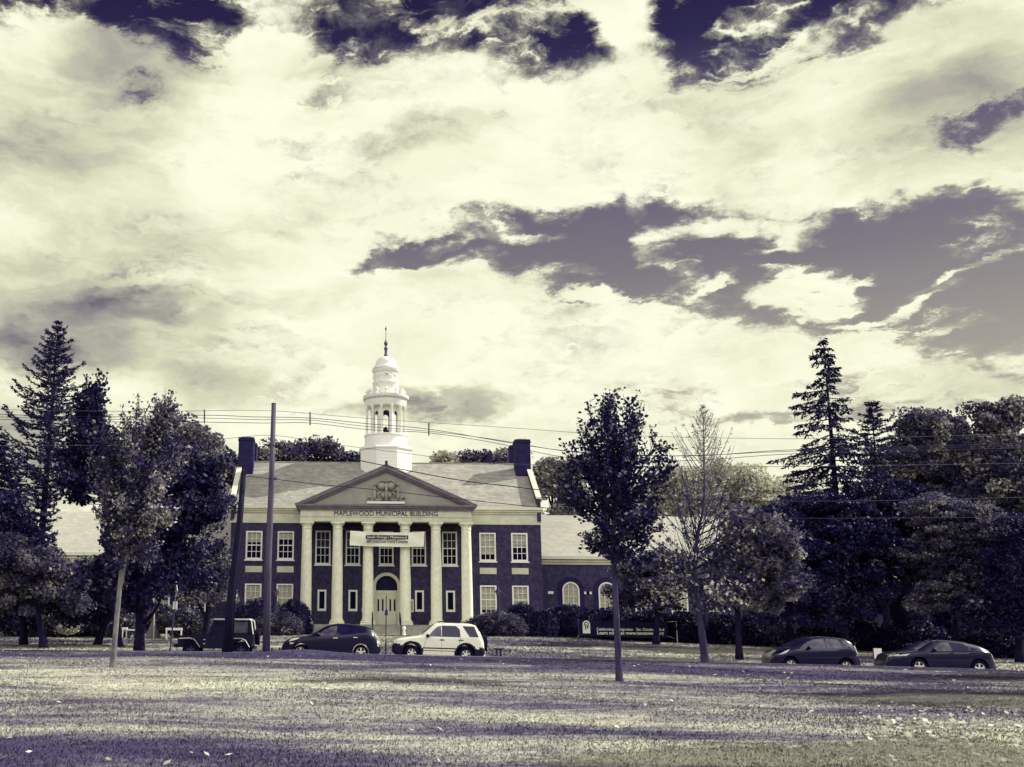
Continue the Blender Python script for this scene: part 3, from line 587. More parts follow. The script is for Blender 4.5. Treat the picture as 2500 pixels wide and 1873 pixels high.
# notice boards beside the door
nb = MB().box(X(1001, YF, 1470), X(1009.5, YF, 1470), YF-.12, YF-.004, zf(1494), zf(1463)).build('notice_board', 'white', hall)
MB().box(X(1002, YF, 1470)+.02, X(1009.5, YF, 1470)-.08, YF-.135, YF-.121, zf(1491), zf(1466)).build('notice_paper', 'tympanum', nb)
MB().box(X(883, YF, 1490), X(889, YF, 1490), YF-.1, YF-.004, zf(1494), zf(1485)).build('notice_plate', 'white', hall)
for px in (910, 978.5):
    h = MB(); p = at(px, 1500, YP-2.2); zb1 = ground_z(p.x, YP-2.2); h.tube([(p.x, YP-2.3, zb1), (p.x, YP-2.3, FLOOR+.45), (p.x, YP-.4, FLOOR+.98), (p.x, YP-.4, FLOOR)], .045, 6)
    tag(h.build('handrail', 'black_metal', None), 'black iron handrail on the left edge of the entrance steps' if px < 942 else 'black iron handrail on the right edge of the entrance steps', 'handrail', 'iron handrails of the entrance steps')
# ---- cupola
CX, CY = X(942, 99, 1000), 99.0; kk = 99.0/2600
def zc(py): return Z(py, CY)
def rp(pxr): return pxr*kk*1.0
oc = [(rp(62)/math.cos(PI/8), ridgeZ-1.7), (rp(62)/math.cos(PI/8), zc(1105)), (rp(65)/math.cos(PI/8), zc(1103)), (rp(65.5)/math.cos(PI/8), zc(1100)), (rp(62)/math.cos(PI/8), zc(1097))]
cup = MB().lathe(oc, (CX, CY, 0), 8, a0=PI/8).build('cupola', 'white', hall)
sd_ = MB()
for k in range(5): z = zc(1143-8*k); sd_.lathe([(rp(62)/math.cos(PI/8)+.002, z), (rp(62)/math.cos(PI/8)+.025, z+.01), (rp(62)/math.cos(PI/8)+.002, z+.07)], (CX, CY, 0), 8, a0=PI/8, cap=False)
sd_.build('clapboard_line', 'white', cup)
MB().lathe([(rp(54.5), zc(1097)), (rp(54), zc(1090)), (rp(52), zc(1086)), (rp(52), zc(1070)), (rp(54), zc(1068)), (rp(53.5), zc(1065))], (CX, CY, 0), 48).build('base_drum', 'white', cup, smooth='angle')
# open arcaded lantern
RI = rp(36); z0, z1 = zc(1065)+.002, zc(996)
ln = MB(); nA = 8; hw = rp(7.6)
for k in range(nA):
    a = -PI/2+k*2*PI/nA; ax = Vector((math.cos(a), math.sin(a), 0)); tx = Vector((-ax.y, ax.x, 0)); fw = RI*math.tan(PI/nA); zs = zc(1016)-hw+.35; C0 = Vector((CX, CY, 0))+ax*RI
    def quad(u0, u1, za, zb_, th=.22):
        for off in (0, -th): P = C0+ax*off; ln.add([P+tx*u0+Vector((0, 0, za)), P+tx*u1+Vector((0, 0, za)), P+tx*u1+Vector((0, 0, zb_)), P+tx*u0+Vector((0, 0, zb_))], [(0, 1, 2, 3) if off == 0 else (3, 2, 1, 0)], 0 if off == 0 else 1)
    quad(-fw, -hw, z0, z1); quad(hw, fw, z0, z1)
    q_ = [(hw*math.cos(t), zs+hw*math.sin(t)) for t in np.linspace(0, PI, 11)]
    for (ua, za), (ub, zb_) in zip(q_, q_[1:]):
        for off in (0, -.22):
            P = C0+ax*off; ln.add([P+tx*ua+Vector((0, 0, za)), P+tx*ua+Vector((0, 0, z1)), P+tx*ub+Vector((0, 0, z1)), P+tx*ub+Vector((0, 0, zb_))], [(0, 1, 2, 3)], 0 if off == 0 else 1)
        ln.add([C0+tx*ua+Vector((0, 0, za)), C0+tx*ub+Vector((0, 0, zb_)), C0-ax*.22+tx*ub+Vector((0, 0, zb_)), C0-ax*.22+tx*ua+Vector((0, 0, za))], [(0, 1, 2, 3)])
    for u in (-hw, hw): ln.add([C0+tx*u+Vector((0, 0, z0)), C0+tx*u+Vector((0, 0, zs)), C0-ax*.22+tx*u+Vector((0, 0, zs)), C0-ax*.22+tx*u+Vector((0, 0, z0))], [(0, 1, 2, 3)])
ln.build('lantern_arcade', ['white', 'iron'], cup)  # inner faces coloured dark for the shade inside the lantern
MB().lathe([(.08, zc(1063)), (.3, zc(1061)), (.34, zc(1050)), (.2, zc(1045)), (.05, zc(1042))], (CX, CY, 0), 12).build('bell', 'black_metal', cup, smooth=True)
for k in range(12):
    a = math.radians(15+30*k); x, y = CX+rp(48.5)*math.cos(a), CY+rp(48.5)*math.sin(a); r = rp(3.0)
    MB().lathe([(r*1.4, z0), (r*1.4, z0+.12), (r*1.05, z0+.18), (r, z0+.6), (r*.88, z1-.25), (r*1.15, z1-.2), (r*1.3, z1-.1), (r*1.4, z1-.002)], (x, y, 0), 12).build('lantern_column', 'white', cup, smooth='angle')
MB().lathe([(rp(49.5), z1), (rp(50.5), zc(994)), (rp(50.5), zc(989)), (rp(52), zc(986)), (rp(52), zc(981)), (rp(55), zc(979)), (rp(57), zc(974)), (rp(57.5), zc(970)), (rp(50), zc(969))], (CX, CY, 0), 48).build('lantern_cornice', 'white', cup, smooth='angle')
dn = MB()
for k in range(60): a = 2*PI*k/60; x, y = CX+rp(54.6)*math.cos(a), CY+rp(54.6)*math.sin(a); dn.box(x-.045, x+.045, y-.045, y+.045, zc(979.4), zc(976.6))
dn.build('dentils', 'cornice', cup)
MB().lathe([(rp(34), zc(969)-.02), (rp(33), zc(965)), (rp(32.5), zc(940)), (rp(34), zc(938)), (rp(33.5), zc(935)), (rp(31), zc(934)), (rp(31), zc(914)), (rp(33), zc(912)), (rp(35), zc(908)), (rp(35.5), zc(905)), (rp(31), zc(903))], (CX, CY, 0), 48).build('upper_drum', 'white', cup, smooth='angle')
oz = MB(); oz.lathe([(rp(3.8), -.01), (rp(3.8), -.03), (rp(3.1), -.03), (rp(3.1), -.0)], (CX, CY-rp(31), zc(920)), 20, axis='y', cap=False); oz.build('oculus_rim', 'white', cup)
MB().lathe([(rp(3.1), .02), (rp(3.1), -.012)], (CX, CY-rp(31), zc(920)), 20, axis='y').build('oculus', 'print_dark', cup)
gl_ = MB()
for k in range(12):
    a0 = -PI/2+(k+.15)*2*PI/12+.12; a1 = -PI/2+(k+.85)*2*PI/12+.12; pts = []
    for t in np.linspace(0, 1, 7): a = a0+(a1-a0)*t; pts.append((CX+rp(31.4)*math.cos(a), CY+rp(31.4)*math.sin(a), zc(917.5)-.26*math.sin(PI*t)))
    gl_.tube(pts, .05, 5)
gl_.build('garland', 'white', cup)
dm = [(rp(33.8), zc(903)+.002), (rp(33), zc(900)), (rp(29.5), zc(896)), (rp(26.5), zc(892))]
for t in np.linspace(.08, 1, 10): dm.append((rp(26)*math.cos(t*PI/2)+.01, zc(891)+(zc(871)-zc(891))*math.sin(t*PI/2)))
MB().lathe(dm, (CX, CY, 0), 40).build('dome', 'white', cup, smooth='angle')
MB().lathe([(rp(5.5), zc(871.5)), (rp(4.6), zc(868)), (rp(3.2), zc(862)), (rp(3.6), zc(854)), (rp(5.3), zc(852)), (rp(4.5), zc(849)), (rp(1.6), zc(846)), (rp(3.2), zc(844)), (rp(5), zc(840)), (rp(4.8), zc(836.5)), (rp(2.5), zc(833.5)), (rp(1.0), zc(831)), (rp(1.8), zc(829.5)), (rp(.8), zc(828)), (rp(.65), zc(808)), (rp(1.6), zc(806)), (rp(2.5), zc(803)), (rp(1.2), zc(800)), (rp(.4), zc(797)), (.004, zc(793))], (CX, CY, 0), 16).build('finial', 'finial', cup, smooth=True)
for k in range(12):
    a = math.radians(0+30*k); x, y = CX+rp(46)*math.cos(a), CY+rp(46)*math.sin(a); b = zc(969)
    MB().lathe([(.17, b), (.17, b+.12), (.07, b+.18), (.13, b+.30), (.19, b+.44), (.14, b+.50), (.06, b+.53), (.08, b+.60), (.01, b+.68)], (x, y, 0), 10).build('urn', 'white', cup, smooth='angle')
# ---- wings
YW = 97.0; WL = XC-31.9; WR = XC+31.9
we, wr_ = Z(1356, YW), Z(1255, 102); 
for s, a, b in ((-1, WL, xl), (1, xr, WR)):
    hs = []
    for k in range(5):
        c = X(1394+88*k, YW, 1450); c = c if s > 0 else 2*XC-c; hs.append((c-.76, c+.76, Z(1507, YW), Z(1417, YW), True))
    ww = MB(); wall_with_holes(ww, a, b, .5, we, YW, hs); ww.box(a, b, YW+10, YW+10.2, .5, we)
    xe = a if s < 0 else b; tri = [(xe, YW, .5), (xe, YW+10.2, .5), (xe, YW+10.2, we), (xe, 102, wr_-.12), (xe, YW, we)]; ww.add(tri, [tuple(range(5)) if s > 0 else tuple(range(5))[::-1]])
    ww.build('wing_wall', 'brick', hall)
    for h in hs:
        window(hall, *h[:4], YW, blind=.72, arch=True, rows=5, cols=3, top_gap=.0, name='arched_window')
        r = .76; cxx, czz = (h[0]+h[1])/2, h[3]-r; ar = MB()
        for k in range(16):
            q0, q1 = PI*k/16, PI*(k+1)/16; ar.prism([(cxx+(r+.02)*math.cos(q0), czz+(r+.02)*math.sin(q0)), (cxx+(r+.42)*math.cos(q0), czz+(r+.42)*math.sin(q0)), (cxx+(r+.42)*math.cos(q1), czz+(r+.42)*math.sin(q1)), (cxx+(r+.02)*math.cos(q1), czz+(r+.02)*math.sin(q1))], YW-.06, YW-.003)
        ar.box(cxx-r-.42, cxx-r-.02, YW-.06, YW-.003, h[2], czz); ar.box(cxx+r+.02, cxx+r+.42, YW-.06, YW-.003, h[2], czz)
        ar.build('brick_arch', 'brick_chimney', hall)
        for sx in (-1, 1): MB().box(cxx+sx*(r+.95)-.34, cxx+sx*(r+.95)+.34-.2, YW-.05, YW+.05, czz-.32, czz-.1).build('impost_block', 'white', hall)
    c = MB(); aa, bb = (a-.3, b+.0) if s < 0 else (a, b+.3)
    c.box(aa+.1, bb-.1, YW-.08, YW-.004, Z(1375, YW)-.0, Z(1369, YW)); c.box(aa+.05, bb-.05, YW-.22, YW-.006, Z(1369, YW)+.002, Z(1364, YW)); c.build('wing_frieze', 'stone', hall)
    MB().box(aa, bb, YW-.42, YW-.008, Z(1362.5, YW), we+.01).build('wing_gutter', 'cream', hall)
    r_ = MB(); y0 = YW-.35; r_.add([(aa, y0, we+.02), (bb, y0, we+.02), (bb, 102, wr_), (aa, 102, wr_), (aa, 204-y0, we+.02), (bb, 204-y0, we+.02)], [(0, 1, 2, 3), (3, 2, 5, 4), (0, 4, 5, 1)])
    r_.build('wing_roof', 'wing_roof', hall)
# small brick stack behind the left end
# ---- banner tied between the columns
YB = 89.35
def sag_banner(name, pc, Y, mt, sag, nx=28, nz=8, wob=.05, seed=1):
    """pc = four pixel corners TL TR BR BL"""
    P = [at(*p, Y) for p in pc]; v = []; f = []
    for j in range(nz+1):
        for i in range(nx+1):
            s, t = i/nx, j/nz; p = (P[0]*(1-s)+P[1]*s)*(1-t)+(P[3]*(1-s)+P[2]*s)*t
            p = p+Vector((0, wob*math.sin(6*s*PI+seed+2*t)*(.4+.6*math.sin(PI*s))+wob*.7*math.sin(11*s-7*t), -sag*4*s*(1-s)*(1-t*.55))); v.append(p)
    for j in range(nz):
        for i in range(nx): a = j*(nx+1)+i; f.append((a, a+nx+1, a+nx+2, a+1))
    n = len(v); v2 = v+[p+Vector((0, .012, 0)) for p in v]; f2 = f+[tuple(k+n for k in q)[::-1] for q in f]
    mb = MB(); mb.add(v2, f2); return mb.build(name, mt, None, smooth=True), P
bn, P = sag_banner('banner', [(855.5, 1295.5), (1036.5, 1298), (1034.5, 1335), (853.5, 1331.5)], YB, 'banner', .12)
tag(bn, 'white banner tied between the portico columns above the entrance, with two lines of print', 'banner')
yy = YB-.11; MB().box(X(893.5, yy, 1312), X(996.5, yy, 1312), yy-.004, yy+.004, Z(1316, yy, 942), Z(1307, yy, 942)).build('print_bar', 'print_dark', bn)
text_mesh('print', 'South Orange | Maplewood', 'print_white', bn, X(945, yy), yy-.012, Z(1314.2, yy), .2, X(994, yy)-X(896, yy), extr=.01, world=False)
text_mesh('print', '#KnitsOurTwoTowns', 'print_dark', bn, X(945, yy), yy-.008, Z(1325, yy), .24, X(996, yy)-X(894, yy), bold=.02, extr=.01, world=False)
for a, b in (((855.5, 1295.5), (833, 1289)), ((1036.5, 1298), (1055, 1291.5))):
    curvetube('banner_rope', [at(*a, YB), at(*b, YB+.4)], .012, 'iron', bn)
# ================================================================ FOLIAGE
def nrm_(a): return a/np.maximum(1e-9, np.linalg.norm(a, axis=1, keepdims=True))
def leaf_mesh(name, C, size, tone, mt, parent, aspect=.62, axis=None, up_bias=.35, loc=None):
    """C (N,3) centres; every leaf a small diamond with its own direction"""
    n = len(C); C = np.asarray(C, dtype=np.float64); size = np.broadcast_to(size, n)[:, None]
    nr = RNG.normal(size=(n, 3)); nr[:, 2] += up_bias*2; nr = nrm_(nr)
    ax = RNG.normal(size=(n, 3)) if axis is None else axis+RNG.normal(size=(n, 3))*.35
    ax = nrm_(ax-nr*np.sum(ax*nr, 1, keepdims=True)); bt = np.cross(nr, ax)
    V = np.stack([C-ax*size*.5, C+bt*size*.5*aspect+ax*size*.05, C+ax*size*.5, C-bt*size*.5*aspect+ax*size*.05], 1).reshape(-1, 3)
    me = bpy.data.meshes.new(name); me.vertices.add(4*n); me.vertices.foreach_set('co', V.ravel().astype(np.float32))
    me.loops.add(4*n); me.loops.foreach_set('vertex_index', np.arange(4*n, dtype=np.int32))
    me.polygons.add(n); me.polygons.foreach_set('loop_start', np.arange(0, 4*n, 4, dtype=np.int32))
    me.materials.append(M[mt]); me.update()
    at_ = me.attributes.new('tone', 'FLOAT', 'FACE'); at_.data.foreach_set('value', np.clip(tone, 0, 1).astype(np.float32))
    o = bpy.data.objects.new(name, me); COL.objects.link(o)
    if parent is not None: attach(o, parent)
    return o
def bez(p0, p1, p2, n):
    return [p0*(1-t)**2+p1*2*t*(1-t)+p2*t*t for t in np.linspace(0, 1, n)]
def scatter_blob(c, r, n, clump, k, flat=1.0):
    """leaf centres in k clumps on and inside an ellipsoid; returns centres and clump tones"""
    d = nrm_(RNG.normal(size=(k, 3))); d[:, 2] = np.where(d[:, 2] < -.5, -d[:, 2], d[:, 2])
    rad = RNG.uniform(.35, 1., size=(k, 1))**.6
    rad = np.where(RNG.uniform(size=(k, 1)) < .22, RNG.uniform(1.0, 1.32, size=(k, 1)), rad)
    cc = np.array(c)+d*rad*np.array(r)
    idx = RNG.integers(0, k, n); g = RNG.normal(size=(n, 3)); g = g/np.maximum(1, np.linalg.norm(g, axis=1, keepdims=True)/1.7)
    P = cc[idx]+g*clump*np.array([1, 1, flat])*RNG.uniform(.6, 1.25, size=(k, 1))[idx]
    ct = RNG.uniform(0, 1, k); return P, ct[idx], cc
def px_r(rp_, Y): return rp_*Y/F_PX
def blob_tree(name, label, cat, Y, base, blobs, mt, leaf, n, group=None, clump=.45, k=None, bark='bark_dark', trunk_r=.25, flat=.7, dy=0., limb=True, tonemix=.5, tone0=0., depth=.8):
    """base = (px, py) of the trunk foot; blobs = (px, py, rx, ry) in the photograph, at distance Y"""
    b = at(base[0], 1540, Y); gz = ground_z(b.x, Y); loc = Vector((b.x, Y, gz))
    T = thing(name, loc, label, cat, group)
    tot = sum(q[2]*q[3] for q in blobs); P = []; TN = []; CC = []
    for q in blobs:
        c = at(q[0], q[1], Y); r = (px_r(q[2], Y), px_r((q[2]+q[3])/2*depth, Y), px_r(q[3], Y)); c.y += random.uniform(-.3, .3)*r[1] if len(blobs) > 1 else 0
        m_ = int(n*q[2]*q[3]/tot); kk_ = max(8, int((k or 60)*q[2]*q[3]/tot))
        p, t, cc = scatter_blob(c, r, m_, clump, kk_, flat); P.append(p); TN.append(t); CC.append((c, r, cc))
    P = np.concatenate(P); TN = np.concatenate(TN); tone = tone0+TN*tonemix+RNG.uniform(0, 1, len(P))*(1-tonemix)
    keep = P[:, 2] > np.array([gz+.05]*len(P)); P, tone = P[keep], tone[keep]
    leaf_mesh('crown', P, leaf*(.5+1.3*RNG.uniform(0, 1, len(P))**1.6), tone, mt, T)
    if limb:
        top = max(CC, key=lambda q: q[0].z+q[1][2]*.3)[0]; mb = MB(); mid = Vector((b.x+(top.x-b.x)*.08, Y, gz+(top.z-gz)*.45))
        tr = bez(loc-Vector((0, 0, .1)), mid, top, 9); mb.tube(tr, [trunk_r*(1.25 if i == 0 else 1-.09*i) for i in range(9)], 8)
        for c, r, cc in CC:
            for j in range(min(len(cc), 7)):
                e = Vector(cc[j]); s_ = tr[random.randint(3, 7)]; mb.tube(bez(s_, (s_+e)/2+Vector((0, 0, .15*(e-s_).length)), e, 5), [trunk_r*.35, trunk_r*.25, trunk_r*.18, trunk_r*.1, .02], 5)
        mb.build('trunk', bark, T, smooth=True)
    return T
def branched_tree(name, label, cat, Y, base, fork, env, mt, bark, leaf=.11, n_br=70, twigs=9, lpt=12, trunk_px=(11, 8), group=None, lean=None, spike=1., leafmask=None, yr=1., tone0=0., twig_len=(.35, .8), bt=.010, twig_mt='bark_twig', upw=.45, kmin=.45, wide=1.1):
    """young tree with ascending branches; env = (py, left px, right px) rows of the crown outline, top first"""
    b = at(base[0], base[1], Y); gz = ground_z(b.x, Y); b = Vector((b.x, Y, gz)); T = thing(name, b, label, cat, group)
    fk = at(fork[0], fork[1], Y); rows = [(at((l+r)/2, p, Y), (r-l)/2*Y/F_PX) for p, l, r in env]
    zz = [q[0].z for q in rows]; cxs = [q[0].x for q in rows]; rad = [q[1] for q in rows]
    ez = lambda z: (float(np.interp(z, zz[::-1], cxs[::-1])), float(np.interp(z, zz[::-1], rad[::-1])))
    ztop = zz[0]; zlow = zz[-1]; mb = MB(); r0_, r1_ = trunk_px[0]*Y/F_PX, trunk_px[1]*Y/F_PX
    mid = (b+fk)/2+Vector(((lean or 0), 0, 0)); tpts = bez(b-Vector((0, 0, .08)), mid, fk, 8)
    tpts.insert(1, tpts[0].lerp(tpts[1], .35)); tpts.insert(1, tpts[0].lerp(tpts[1], .35)); mb.tube(tpts, [r0_*1.9, r0_*1.45, r0_*1.15]+[r0_+(r1_-r0_)*i/6 for i in range(7)], 12)
    lead = [fk]; 
    for i in range(1, 9): z = fk.z+(ztop-fk.z)*i/8.5; cx, r = ez(z); lead.append(Vector((fk.x+(cx-fk.x)*min(1, i/5)+random.uniform(-.05, .05)*i/4, Y+random.uniform(-.06, .06), z)))
    mb.tube(lead, [r1_*(1-.11*i)+.006 for i in range(9)], 8)
    LP = []; LT = []; LA = []
    def leaves(p, d, m_, tone, sp):
        q = np.array(p)+RNG.normal(size=(m_, 3))*sp; LP.append(q); LT.append(np.clip(tone+RNG.normal(size=m_)*.22, 0, 1)); LA.append(np.tile(np.array(d)+np.array([0, 0, -.5]), (m_, 1)))
    for bi in range(n_br):
        t = (bi+random.random())/n_br; z = zlow+(ztop-zlow)*(t**.85); cx, r = ez(z); r *= wide; a = random.uniform(0, 2*PI); k = random.uniform(kmin, 1.0)**.5*random.choice((1, 1, .6))
        e = Vector((cx+r*k*math.cos(a), Y+r*k*yr*math.sin(a), z-random.uniform(0, .35)))
        zs = fk.z+max(0, (z-fk.z))*random.uniform(.30, .62)-(.05 if z > fk.z else 0); zs = max(fk.z-.1, min(zs, z)) if z > fk.z else fk.z-.15*random.random()
        li = (zs-fk.z)/(ztop-fk.z)*8.5; i0 = int(max(0, min(7, li))); s_ = lead[i0].lerp(lead[i0+1], max(0, min(1, li-i0)))
        ctrl = Vector((s_.x+(e.x-s_.x)*.62, s_.y+(e.y-s_.y)*.62, s_.z+(e.z-s_.z)*.32)); L = (e-s_).length; pts = bez(s_, ctrl, e, 7)
        mb.tube(pts, [max(.006, .006+bt*L*(1-i/6.5)) for i in range(7)], 5, mi=1); tone = tone0+random.uniform(.05, .75)
        for j in range(twigs):
            u = .30+.7*(j+random.random())/twigs; i1 = min(5, int(u*6)); p = pts[i1].lerp(pts[i1+1], u*6-i1); tg = (pts[i1+1]-pts[i1]).normalized()
            d = (tg+Vector((random.gauss(0, .6), random.gauss(0, .6), random.gauss(upw, .35)))).normalized(); tl = random.uniform(*twig_len)*(1.15-.5*u); q = p+d*tl
            lm = leafmask(q) if leafmask else 1.
            if j % 2 == 0 or lm > .5: mb.tube([p, (p+q)/2+Vector((0, 0, .03)), q], [.008, .006, .003], 4, mi=1)
            if random.random() > lm: continue
            for w_ in (.2, .4, .6, .8, 1.): leaves(p.lerp(q, w_), d, max(1, int(lpt/5)), tone, .05+.04*tl)
    mb.build('trunk', [bark, twig_mt], T, smooth=True)
    P = np.concatenate(LP); leaf_mesh('crown', P, leaf*RNG.uniform(.65, 1.4, len(P)), np.concatenate(LT), mt, T, aspect=.7, axis=np.concatenate(LA), up_bias=.15)
    return T
def conifer(name, label, Y, apex, base, prof, mt='needle', group=None, step=.33, per=5, droop=.10, tipup=.35, density=26, nl=.24, asym=0., bark='bark_dark', sparse=1., hang=0., cut=1e9):
    """prof = (py, half width px) rows from the apex down"""
    b = at(base[0], 1540, Y); gz = ground_z(b.x, Y); b = Vector((b.x, Y, gz)); ap = at(*apex, Y); T = thing(name, b, label, 'tree', group)
    zz = [at(apex[0], p, Y).z for p, _ in prof]; rr = [w*Y/F_PX for _, w in prof]; mb = MB(); H = ap.z-gz
    ax_ = lambda z: b.lerp(ap, (z-gz)/H); mb.tube([b-Vector((0, 0, .1))]+[b.lerp(ap, t) for t in (.25, .5, .75, 1)], [H*.016, H*.012, H*.009, H*.005, .015], 8)
    LP, LA, LT = [], [], []; z = ap.z-.15; 
    while z > zz[-1]:
        rad = float(np.interp(z, zz[::-1], rr[::-1])); a0 = random.random()*2*PI
        for i in range(per):
            if random.random() > sparse: continue
            a = a0+2*PI*i/per+random.uniform(-.3, .3); L = rad*random.uniform(.6, 1.12)*(1+asym*-math.cos(a)); s_ = ax_(z+random.uniform(-.1, .1)); d = Vector((math.cos(a), math.sin(a), 0))
            e = s_+d*L+Vector((0, 0, L*(tipup-droop))); c = s_+d*L*.55+Vector((0, 0, -L*droop)); pts = bez(s_, c, e, 6); mb.tube(pts, [.018+.02*L*(1-k/5)*.5 for k in range(6)], 4)
            m_ = int(density*L)+6; u = RNG.uniform(.12, 1., m_); i1 = np.minimum(4, (u*5).astype(int)); P6 = np.array([list(p) for p in pts]); f = (u*5-i1)[:, None]; P = P6[i1]*(1-f)+P6[i1+1]*f
            side = RNG.choice([-1., 1.], m_)[:, None]; perp = np.array([-d.y, d.x, 0])*side; off = RNG.uniform(0, 1, m_)[:, None]*(.18+.26*L*(1-u[:, None]))
            dirv = perp*.8+np.array(d)*.7+np.array([0, 0, 0.25 if not hang else -hang])*RNG.uniform(.3, 1., m_)[:, None]
            P = P+dirv*off*.8+RNG.normal(size=(m_, 3))*.05; P[:, 2] -= hang*.25*off[:, 0]
            LP.append(P); LA.append(nrm_(dirv)); LT.append(np.clip(random.uniform(.0, .6)+RNG.normal(size=m_)*.2, 0, 1))
        z -= step*random.uniform(.8, 1.25)
    P = np.concatenate(LP); mb.build('trunk', bark, T, smooth=True)
    leaf_mesh('crown', P, nl*RNG.uniform(.6, 1.5, len(P)), np.concatenate(LT), mt, T, aspect=.30, axis=np.concatenate(LA)*2, up_bias=.1); return T
def shrub(name, label, cat, Y, blobs, mt, leaf=.10, n=9000, group=None, clump=.16, k=240, tone0=0.):
    """dense low plant whose crown reaches the ground"""
    cx = sum(q[0] for q in blobs)/len(blobs); b = at(cx, 1540, Y); gz = ground_z(b.x, Y); T = thing(name, (b.x, Y, gz), label, cat, group); P = []; TN = []; core = MB()
    tot = sum(q[2]*q[3] for q in blobs)
    for q in blobs:
        c = at(q[0], q[1], Y); r = [px_r(q[2], Y), px_r(q[2]*.7, Y), px_r(q[3], Y)]; m_ = int(n*q[2]*q[3]/tot); d = nrm_(RNG.normal(size=(m_, 3))); kk_ = nrm_(RNG.normal(size=(k, 3))); near = np.argmax(d @ kk_.T, 1); ct = RNG.uniform(0, 1, k); bumpy = RNG.uniform(.90, 1.10, k)[near][:, None]
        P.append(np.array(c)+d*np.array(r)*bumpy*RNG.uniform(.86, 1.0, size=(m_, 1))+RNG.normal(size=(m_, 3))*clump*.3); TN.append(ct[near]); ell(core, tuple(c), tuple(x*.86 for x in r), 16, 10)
    P = np.concatenate(P); TN = np.concatenate(TN); kp = P[:, 2] > gz-.05; P = P[kp]; TN = TN[kp]
    leaf_mesh('foliage', P, leaf*RNG.uniform(.6, 1.5, len(P)), tone0+TN*.45+RNG.uniform(0, .55, len(P)), mt, T)
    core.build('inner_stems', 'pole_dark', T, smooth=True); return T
# ---- left group
conifer('spruce_tree', 'tall dark spruce rising highest at the far left, with upswept boughs', 72, (143, 782), (84, 1560), [(782, 3), (800, 18), (850, 46), (900, 66), (940, 80), (1000, 118), (1060, 128), (1120, 128), (1180, 110), (1230, 40), (1500, 30)], tipup=.46, droop=.13, density=32, per=6, step=.48, nl=.29)
conifer('spruce_tree', 'dark spruce with drooping boughs at the left edge, under the tall spruce', 64, (-10, 1040), (-20, 1560), [(1040, 5), (1100, 60), (1200, 95), (1320, 85), (1450, 100), (1540, 110)], droop=.2, tipup=.05, density=40, per=7, step=.36, nl=.30, mt='leaf_black')
branched_tree('maple_tree', 'dark slender-topped maple standing between the tall spruce and the young maple', 'tree', 60, (290, 1580), (258, 1235), [(925, 225, 250), (950, 195, 262), (1000, 175, 275), (1060, 160, 290), (1120, 135, 300), (1180, 140, 310), (1235, 170, 300)], 'leaf_black', 'bark_dark', leaf=.24, n_br=110, twigs=9, lpt=12, trunk_px=(9, 7), twig_len=(.6, 1.3))
blob_tree('shade_tree', 'dark full-crowned verge tree behind the young maple, with a low side limb', 'tree', 47.0, (342, 1583), [(345, 1180, 105, 105), (420, 1290, 110, 120), (345, 1335, 95, 90), (390, 1420, 120, 70), (470, 1230, 80, 100), (270, 1440, 70, 60)], 'leaf_black', .17, 46000, clump=.42, k=170, trunk_r=.24)
L = MB(); p0 = at(352, 1520, 47.0); L.tube([p0, at(372, 1500, 47.0), at(385, 1480, 47.), at(400, 1440, 47.)], [.09, .07, .06, .04], 7); L.build('side_limb', 'bark_dark', bpy.data.objects['shade_tree'], smooth=True)
blob_tree('broadleaf_tree', 'lighter mid grey tree with a rounded open crown left of the brick chimney', 'tree', 84, (440, 1560), [(420, 1100, 80, 70), (480, 1110, 62, 60), (500, 1210, 50, 90), (440, 1260, 110, 100)], 'leaf_mid', .26, 30000, clump=.55, k=150, flat=.8)
blob_tree('broadleaf_tree', 'dark tree close behind the left end of the main roof', 'tree', 106, (530, 1560), [(545, 1180, 50, 60), (520, 1270, 60, 80), (560, 1145, 32, 28)], 'leaf_dark', .32, 14000, clump=.7, k=80)
blob_tree('broadleaf_tree', 'dark tree under the spruces, left of the pale wing roof', 'tree', 62, (60, 1560), [(20, 1320, 75, 90), (0, 1420, 90, 110)], 'leaf_black', .22, 22000, clump=.5, k=110)
blob_tree('broadleaf_tree', 'bushy small tree with sunlit leaf patches at the far left behind the lawn', 'tree', 58, (110, 1560), [(90, 1450, 110, 85), (150, 1430, 60, 55), (40, 1390, 60, 60)], 'leaf_mid', .17, 26000, clump=.34, k=150, tone0=-.18)
blob_tree('broadleaf_tree', 'dark low tree hiding the wall under the pale left wing roof', 'tree', 62, (240, 1560), [(230, 1450, 110, 80), (320, 1440, 80, 80), (160, 1500, 90, 60)], 'leaf_black', .2, 26000, clump=.4, k=140)
blob_tree('broadleaf_tree', 'leafy small tree in front of the left wing beside the town hall corner', 'tree', 62, (500, 1560), [(500, 1430, 62, 78), (440, 1410, 70, 60), (530, 1400, 30, 50)], 'leaf_dark', .17, 22000, clump=.34, k=130, tone0=.08)
# young maple, front left
branched_tree('young_maple', 'young maple with a pale bare trunk in the front left of the lawn', 'tree', 32, (275, 1626), (303, 1335), [(965, 375, 440), (985, 290, 446), (1010, 258, 448), (1050, 240, 445), (1090, 222, 450), (1150, 205, 470), (1220, 220, 465), (1290, 255, 440), (1340, 272, 400), (1370, 285, 350)], 'leaf_mid', 'bark_pale', leaf=.105, n_br=105, twigs=11, lpt=15, trunk_px=(6.6, 5.0), spike=1.2, tone0=-.12, lean=-.03, twig_len=(.4, .9), upw=.85, kmin=.3, wide=1.0)
o = MB(); o.tube([at(294, 1440, 32), at(303, 1390, 31.95), at(311, 1335, 31.9)], [.05, .05, .045], 7); o.build('stem', 'bark_pale', bpy.data.objects['young_maple'], smooth=True)
